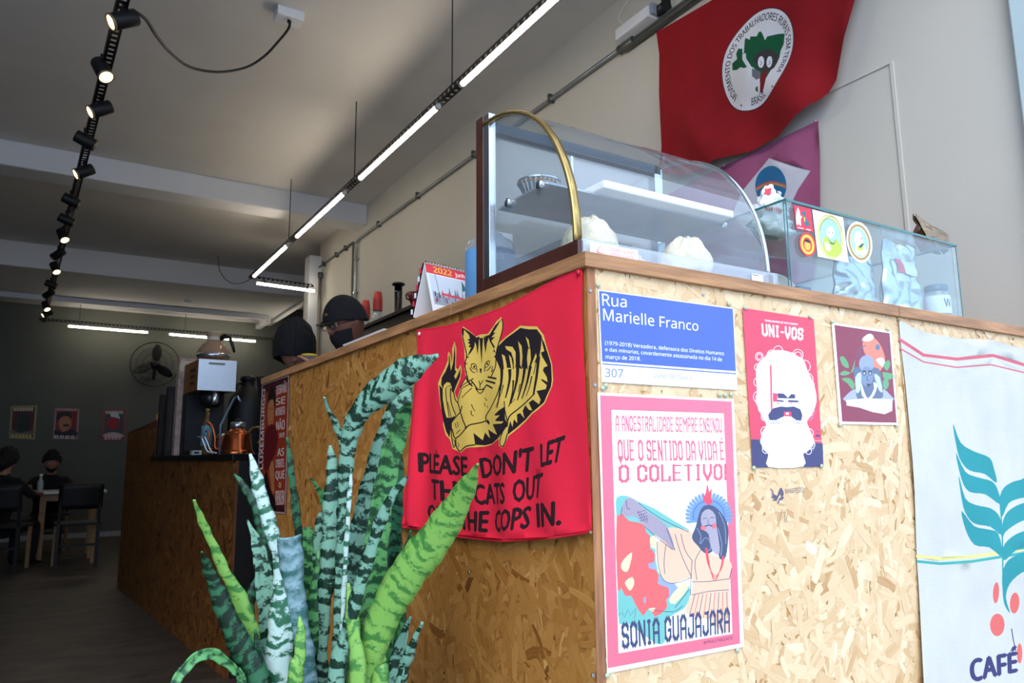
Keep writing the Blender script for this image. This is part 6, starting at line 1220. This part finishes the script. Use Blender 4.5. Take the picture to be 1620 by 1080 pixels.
# person at the left edge, back to us
h4 = Vector((hit(12, 730, 1, 8.6).x, 8.6, hit(12, 728, 1, 8.6).z)); t = thing('person', 'dark clothed person seated at left edge with back turned', 'person', (h4.x-.05, 8.5, 0))
fw4 = Vector((.62, .75, -.1)); yaw = math.atan2(fw4.y, fw4.x)-math.pi/2; P3, f, r, u = head(t, h4, m_skm, fw4); haircap(t, P3, m_hair, z0=.04, puff=1.22, curl=.03, low=-.10)
hip = Vector((h4.x, h4.y, 0))-Vector((fw4.x, fw4.y, 0)).normalized()*.13
T, N = body(t, (hip.x, hip.y, h4.z-1.17), yaw, m_skm, m_blkc, m_jean, {'lean': .10, 'ell': (-.28, .18, .80), 'elr': (.28, .18, .80), 'wrl': (-.12, .38, .82), 'wrr': (.12, .38, .82)}, sit=True, sleeve=1, s=1.0)
hand(t, T(-.12, .39, .82), Vector(T(0, 1, 0))-Vector(T(0, 0, 0)), (0, 0, 1), m_skm, side=-1); hand(t, T(.12, .39, .82), Vector(T(0, 1, 0))-Vector(T(0, 0, 0)), (0, 0, 1), m_skm)
# ------------------------------------------------------------------ potted snake plant in front of the bar
def leafmat(name, light, dark, lo, hi, rough=.35):
    m = bpy.data.materials.new(name); m.use_nodes = True; nt = m.node_tree; b = nt.nodes['Principled BSDF']; L = nt.links
    uv = nt.nodes.new('ShaderNodeUVMap'); sp = nt.nodes.new('ShaderNodeSeparateXYZ'); L.new(uv.outputs[0], sp.inputs[0])
    def math_(op, a, b_):
        n = nt.nodes.new('ShaderNodeMath'); n.operation = op
        for k, x in enumerate((a, b_)):
            if isinstance(x, (int, float)): n.inputs[k].default_value = x
            else: L.new(x, n.inputs[k])
        return n.outputs[0]
    n1 = nt.nodes.new('ShaderNodeTexNoise'); n1.inputs['Scale'].default_value = 1; n1.inputs['Detail'].default_value = 2
    m1 = nt.nodes.new('ShaderNodeMapping'); m1.inputs['Scale'].default_value = (3, 9, 1); L.new(uv.outputs[0], m1.inputs[0]); L.new(m1.outputs[0], n1.inputs[0])
    n2 = nt.nodes.new('ShaderNodeTexNoise'); n2.inputs['Scale'].default_value = 1; n2.inputs['Detail'].default_value = 6; n2.inputs['Roughness'].default_value = .75
    m2 = nt.nodes.new('ShaderNodeMapping'); m2.inputs['Scale'].default_value = (16, 190, 1); L.new(uv.outputs[0], m2.inputs[0]); L.new(m2.outputs[0], n2.inputs[0])
    bend = math_('MULTIPLY', math_('SUBTRACT', n1.outputs[0], .5), 22.0); fine = math_('MULTIPLY', math_('SUBTRACT', n2.outputs[0], .5), 6.0)
    ph = math_('ADD', math_('ADD', math_('MULTIPLY', sp.outputs[1], 270.0), bend), fine)
    w = math_('SINE', ph, 0); n3 = nt.nodes.new('ShaderNodeTexNoise'); n3.inputs['Scale'].default_value = 1; m3 = nt.nodes.new('ShaderNodeMapping'); m3.inputs['Scale'].default_value = (1.5, 42, 1)
    L.new(uv.outputs[0], m3.inputs[0]); L.new(m3.outputs[0], n3.inputs[0])
    val = math_('ADD', math_('MULTIPLY', w, .11), math_('ADD', n3.outputs[0], math_('MULTIPLY', math_('SUBTRACT', n2.outputs[0], .5), .85)))
    c = nt.nodes.new('ShaderNodeValToRGB'); L.new(val, c.inputs[0]); c.color_ramp.elements[0].position = lo; c.color_ramp.elements[1].position = hi
    c.color_ramp.elements[0].color = lin(dark); c.color_ramp.elements[1].color = lin(light)
    L.new(c.outputs[0], b.inputs['Base Color']); b.inputs['Roughness'].default_value = rough; b.inputs['Specular IOR Level'].default_value = .45
    bp = nt.nodes.new('ShaderNodeBump'); bp.inputs['Strength'].default_value = .25; bp.inputs['Distance'].default_value = .003; L.new(n2.outputs[0], bp.inputs['Height']); L.new(bp.outputs[0], b.inputs['Normal'])
    return m
LM = {'s': leafmat('leaf_silver', '#76a690', '#0c2e1f', .43, .53), 'g': leafmat('leaf_green', '#579a58', '#174426', .42, .58), 'y': leafmat('leaf_lime', '#7cae50', '#3d7a36', .36, .50), 'd': leafmat('leaf_dark', '#2c6544', '#0a2416', .42, .58), 'w': leafmat('leaf_white', '#b0cbc4', '#245e42', .38, .50), 'b': leafmat('leaf_blue', '#86a6ae', '#2f5f5c', .3, .7)}
pb = dep(520, 1500, 1.22); pb.z = 0
pl_ = thing('potted_snake_plant', 'tall variegated snake plant with many banded upright leaves left of the bandana', 'plant', pb)
m_pot = mat('clay_pot', '#6b3d2a', .7, noise=.15)
MB().lathe(pb, [(.11, 0), (.12, .01), (.155, .30), (.17, .30), (.17, .345), (.155, .345), (.15, .31)], 32, cap=False).build('pot', m_pot, pl_)
MB().lathe(pb, [(.11, .004), (.02, .004)], 24).build('pot_base', m_pot, pl_)
MB().lathe(pb+Vector((0, 0, .31)), [(.151, -.01), (.151, 0), (.10, .008), (.02, .01)], 24).build('soil', mat('potting_soil', '#221710', .95, noise=.4, nscale=60, bump=1, bscale=80), pl_)
def leaf(pts, kind, d0, d1, tw=0.0, bx=None, cut=False, seed=0, base=True):
    rr = random.Random(seed*7+3); n0 = pts[0]
    P = [tuple(p) for p in pts]
    if base: P = [(520+(n0[0]-520)*.35+rr.uniform(-8, 8), 1490, max(14, n0[2]*.8)), (520+(n0[0]-520)*.62, 1300, max(18, n0[2]))]+P
    Q = smooth_poly(P, 6, False); n = len(Q); L = 0; C3 = []; 
    for i, q in enumerate(Q):
        t = i/(n-1); d = d0+(d1-d0)*t*t; C3.append((dep(q[0], q[1], d), q[2]*d/FPX))
    mb = MB().soft(); prev = None; nu = 6; vlen = 0; b0 = 0; uo = rr.random()*5; vo = rr.random()*7
    for i, (c, w) in enumerate(C3):
        a = C3[max(i-1, 0)][0]; b = C3[min(i+1, n-1)][0]; tg = (b-a).normalized()
        vw = (c-CAM).normalized(); sd_ = tg.cross(vw).normalized(); nr = sd_.cross(tg).normalized()
        ang = tw*(1-.4*i/n); s2 = sd_*math.cos(ang)+nr*math.sin(ang); n2 = nr*math.cos(ang)-sd_*math.sin(ang)
        if prev is not None: vlen += (c-prev).length
        prev = c; ww = w/max(.5, math.cos(ang))
        for k in range(nu+1):
            x = k/nu*2-1; edge = (.0011*math.sin(vlen*90+x*2+seed)+.0008*math.sin(vlen*210+seed)) if abs(x) > .9 else 0
            mb.v.append(c+s2*(x*ww/2+edge)+n2*(-.20*ww*(1-x*x)*(1 if seed % 3 else -1)))
        if i:
            r0 = (i-1)*(nu+1); r1 = i*(nu+1); v1 = vlen+vo; v0 = v1-(C3[i][0]-C3[i-1][0]).length
            for k in range(nu):
                u0, u1 = (k/nu-.5)*ww+uo, ((k+1)/nu-.5)*ww+uo
                mb.face((r0+k, r0+k+1, r1+k+1, r1+k), ((u0*10, v0), (u1*10, v0), (u1*10, v1), (u0*10, v1)))
    o = mb.build('leaf', LM[kind], pl_, thick=.0022, fix=False); return o
LV = [
 ([(532, 1080, 14), (535, 980, 14), (540, 870, 16), (545, 780, 20), (549, 720, 24), (562, 664, 30), (585, 634, 38), (617, 607, 46), (655, 581, 38), (694, 562, 3)], 's', 1.16, 1.06, .25),
 ([(550, 1080, 36), (566, 900, 48), (590, 790, 48), (614, 700, 44), (634, 640, 34), (648, 590, 14), (654, 570, 3)], 's', 1.20, 1.20, .1),
 ([(575, 1080, 34), (590, 920, 38), (604, 800, 34), (622, 710, 32), (638, 660, 24), (648, 636, 2)], 'g', 1.17, 1.12, -.3),
 ([(531, 1080, 26), (546, 1010, 20), (568, 930, 20), (590, 860, 18), (612, 800, 16), (632, 770, 10), (646, 753, 2)], 's', 1.10, 1.05, .4),
 ([(572, 1080, 48), (590, 1020, 48), (614, 960, 52), (650, 900, 58), (690, 850, 54), (722, 800, 42), (744, 760, 24), (756, 733, 2)], 'y', 1.12, .98, .2),
 ([(612, 1080, 24), (616, 940, 30), (619, 860, 32), (622, 790, 30), (627, 730, 20), (630, 690, 3)], 'd', 1.30, 1.32, .1),
 ([(616, 1080, 8), (628, 930, 10), (640, 880, 8), (650, 838, 2)], 'd', 1.25, 1.22, .2),
 ([(634, 1080, 18), (645, 1040, 16), (656, 1010, 10), (669, 984, 2)], 's', 1.14, 1.10, -.2),
 ([(624, 1080, 26), (632, 1030, 20), (640, 1000, 12), (649, 975, 2)], 's', 1.13, 1.12, .2),
 ([(626, 1080, 12), (634, 1000, 12), (640, 940, 10), (641, 900, 3)], 'g', 1.20, 1.2, .2),
 ([(440, 1080, 40), (446, 1000, 42), (449, 940, 36), (445, 895, 22), (433, 850, 20), (415, 790, 20), (403, 745, 14), (396, 718, 3)], 'w', 1.12, 1.16, .1),
 ([(418, 1080, 14), (421, 1010, 20), (421, 950, 27), (416, 905, 26), (409, 868, 18), (399, 840, 8), (391, 822, 2)], 's', 1.16, 1.18, .2),
 ([(404, 1060, 18), (396, 1000, 26), (378, 945, 22), (354, 900, 15), (332, 850, 12), (316, 815, 8), (307, 790, 3)], 'y', 1.14, 1.06, .35),
 ([(410, 1080, 34), (384, 1028, 34), (360, 975, 28), (338, 920, 20), (326, 890, 10), (319, 872, 2)], 'd', 1.10, 1.02, .1),
 ([(384, 1085, 12), (372, 1062, 13), (354, 1044, 14), (333, 1034, 15), (312, 1040, 17), (292, 1058, 16), (272, 1088, 10), (262, 1110, 2)], 'g', 1.08, .98, .3),
 ([(488, 1080, 28), (477, 1000, 26), (466, 930, 30), (460, 880, 36), (457, 847, 38)], 'b', 1.13, 1.12, .1),
 ([(510, 1080, 16), (512, 970, 20), (518, 905, 25), (522, 850, 25), (524, 800, 24), (526, 755, 20), (525, 725, 12), (522, 704, 2)], 's', 1.18, 1.19, .1),
 ([(520, 860, 6), (514, 800, 9), (505, 776, 7), (492, 757, 2)], 'g', 1.21, 1.18, .2, False),
 ([(548, 740, 9), (542, 700, 10), (530, 668, 8), (518, 645, 5), (514, 628, 2)], 's', 1.16, 1.12, .3, False),
 ([(538, 1080, 6), (541, 1000, 6), (546, 900, 6), (552, 800, 6), (556, 740, 3)], 'w', 1.12, 1.13, .1),
 ([(484, 1080, 14), (481, 950, 15), (474, 860, 13), (466, 790, 11), (459, 730, 8), (454, 692, 3)], 'd', 1.24, 1.24, .2),
 ([(432, 1000, 14), (424, 890, 16), (408, 810, 15), (388, 772, 10), (370, 749, 2)], 'd', 1.26, 1.26, .2),
 ([(496, 1080, 12), (501, 960, 16), (505, 890, 18), (506, 840, 18), (507, 808, 2)], 's', 1.22, 1.22, .1),
 ([(480, 1080, 18), (486, 980, 22), (489, 900, 24), (489, 860, 20), (486, 834, 14)], 'g', 1.22, 1.22, .15),
 ([(478, 1080, 22), (492, 1020, 24), (500, 950, 24), (503, 900, 12), (504, 870, 2)], 'g', 1.17, 1.2, .2),
 ([(566, 1080, 24), (561, 1010, 20), (556, 960, 17), (551, 922, 3)], 'y', 1.08, 1.1, .1),
 ([(580, 1080, 16), (584, 980, 18), (587, 900, 16), (590, 840, 10), (594, 800, 2)], 'd', 1.24, 1.25, .1),
 ([(600, 1080, 26), (602, 1050, 22), (600, 1015, 3)], 'y', 1.10, 1.12, .1),
 ([(404, 1080, 16), (397, 1030, 18), (393, 985, 18), (398, 940, 13), (405, 912, 2)], 'd', 1.20, 1.22, .1),
 ([(412, 1090, 18), (408, 1040, 14), (404, 995, 2)], 'd', 1.09, 1.1, .1),
 ([(458, 1080, 20), (455, 1000, 20), (452, 940, 18), (446, 900, 6)], 'd', 1.25, 1.25, .1),
 ([(590, 1080, 12), (576, 1000, 12), (570, 930, 12), (572, 880, 8), (575, 850, 2)], 's', 1.21, 1.22, .1),
 ([(602, 1080, 20), (612, 1020, 18), (618, 980, 10), (622, 950, 2)], 'g', 1.16, 1.18, .1),
 ([(468, 1080, 22), (474, 1040, 20), (476, 1000, 12), (474, 975, 2)], 'y', 1.08, 1.1, .1),
]
for i, lf in enumerate(LV): leaf(lf[0], lf[1], lf[2], lf[3], lf[4], seed=i+1, base=(lf[5] if len(lf) > 5 else True))
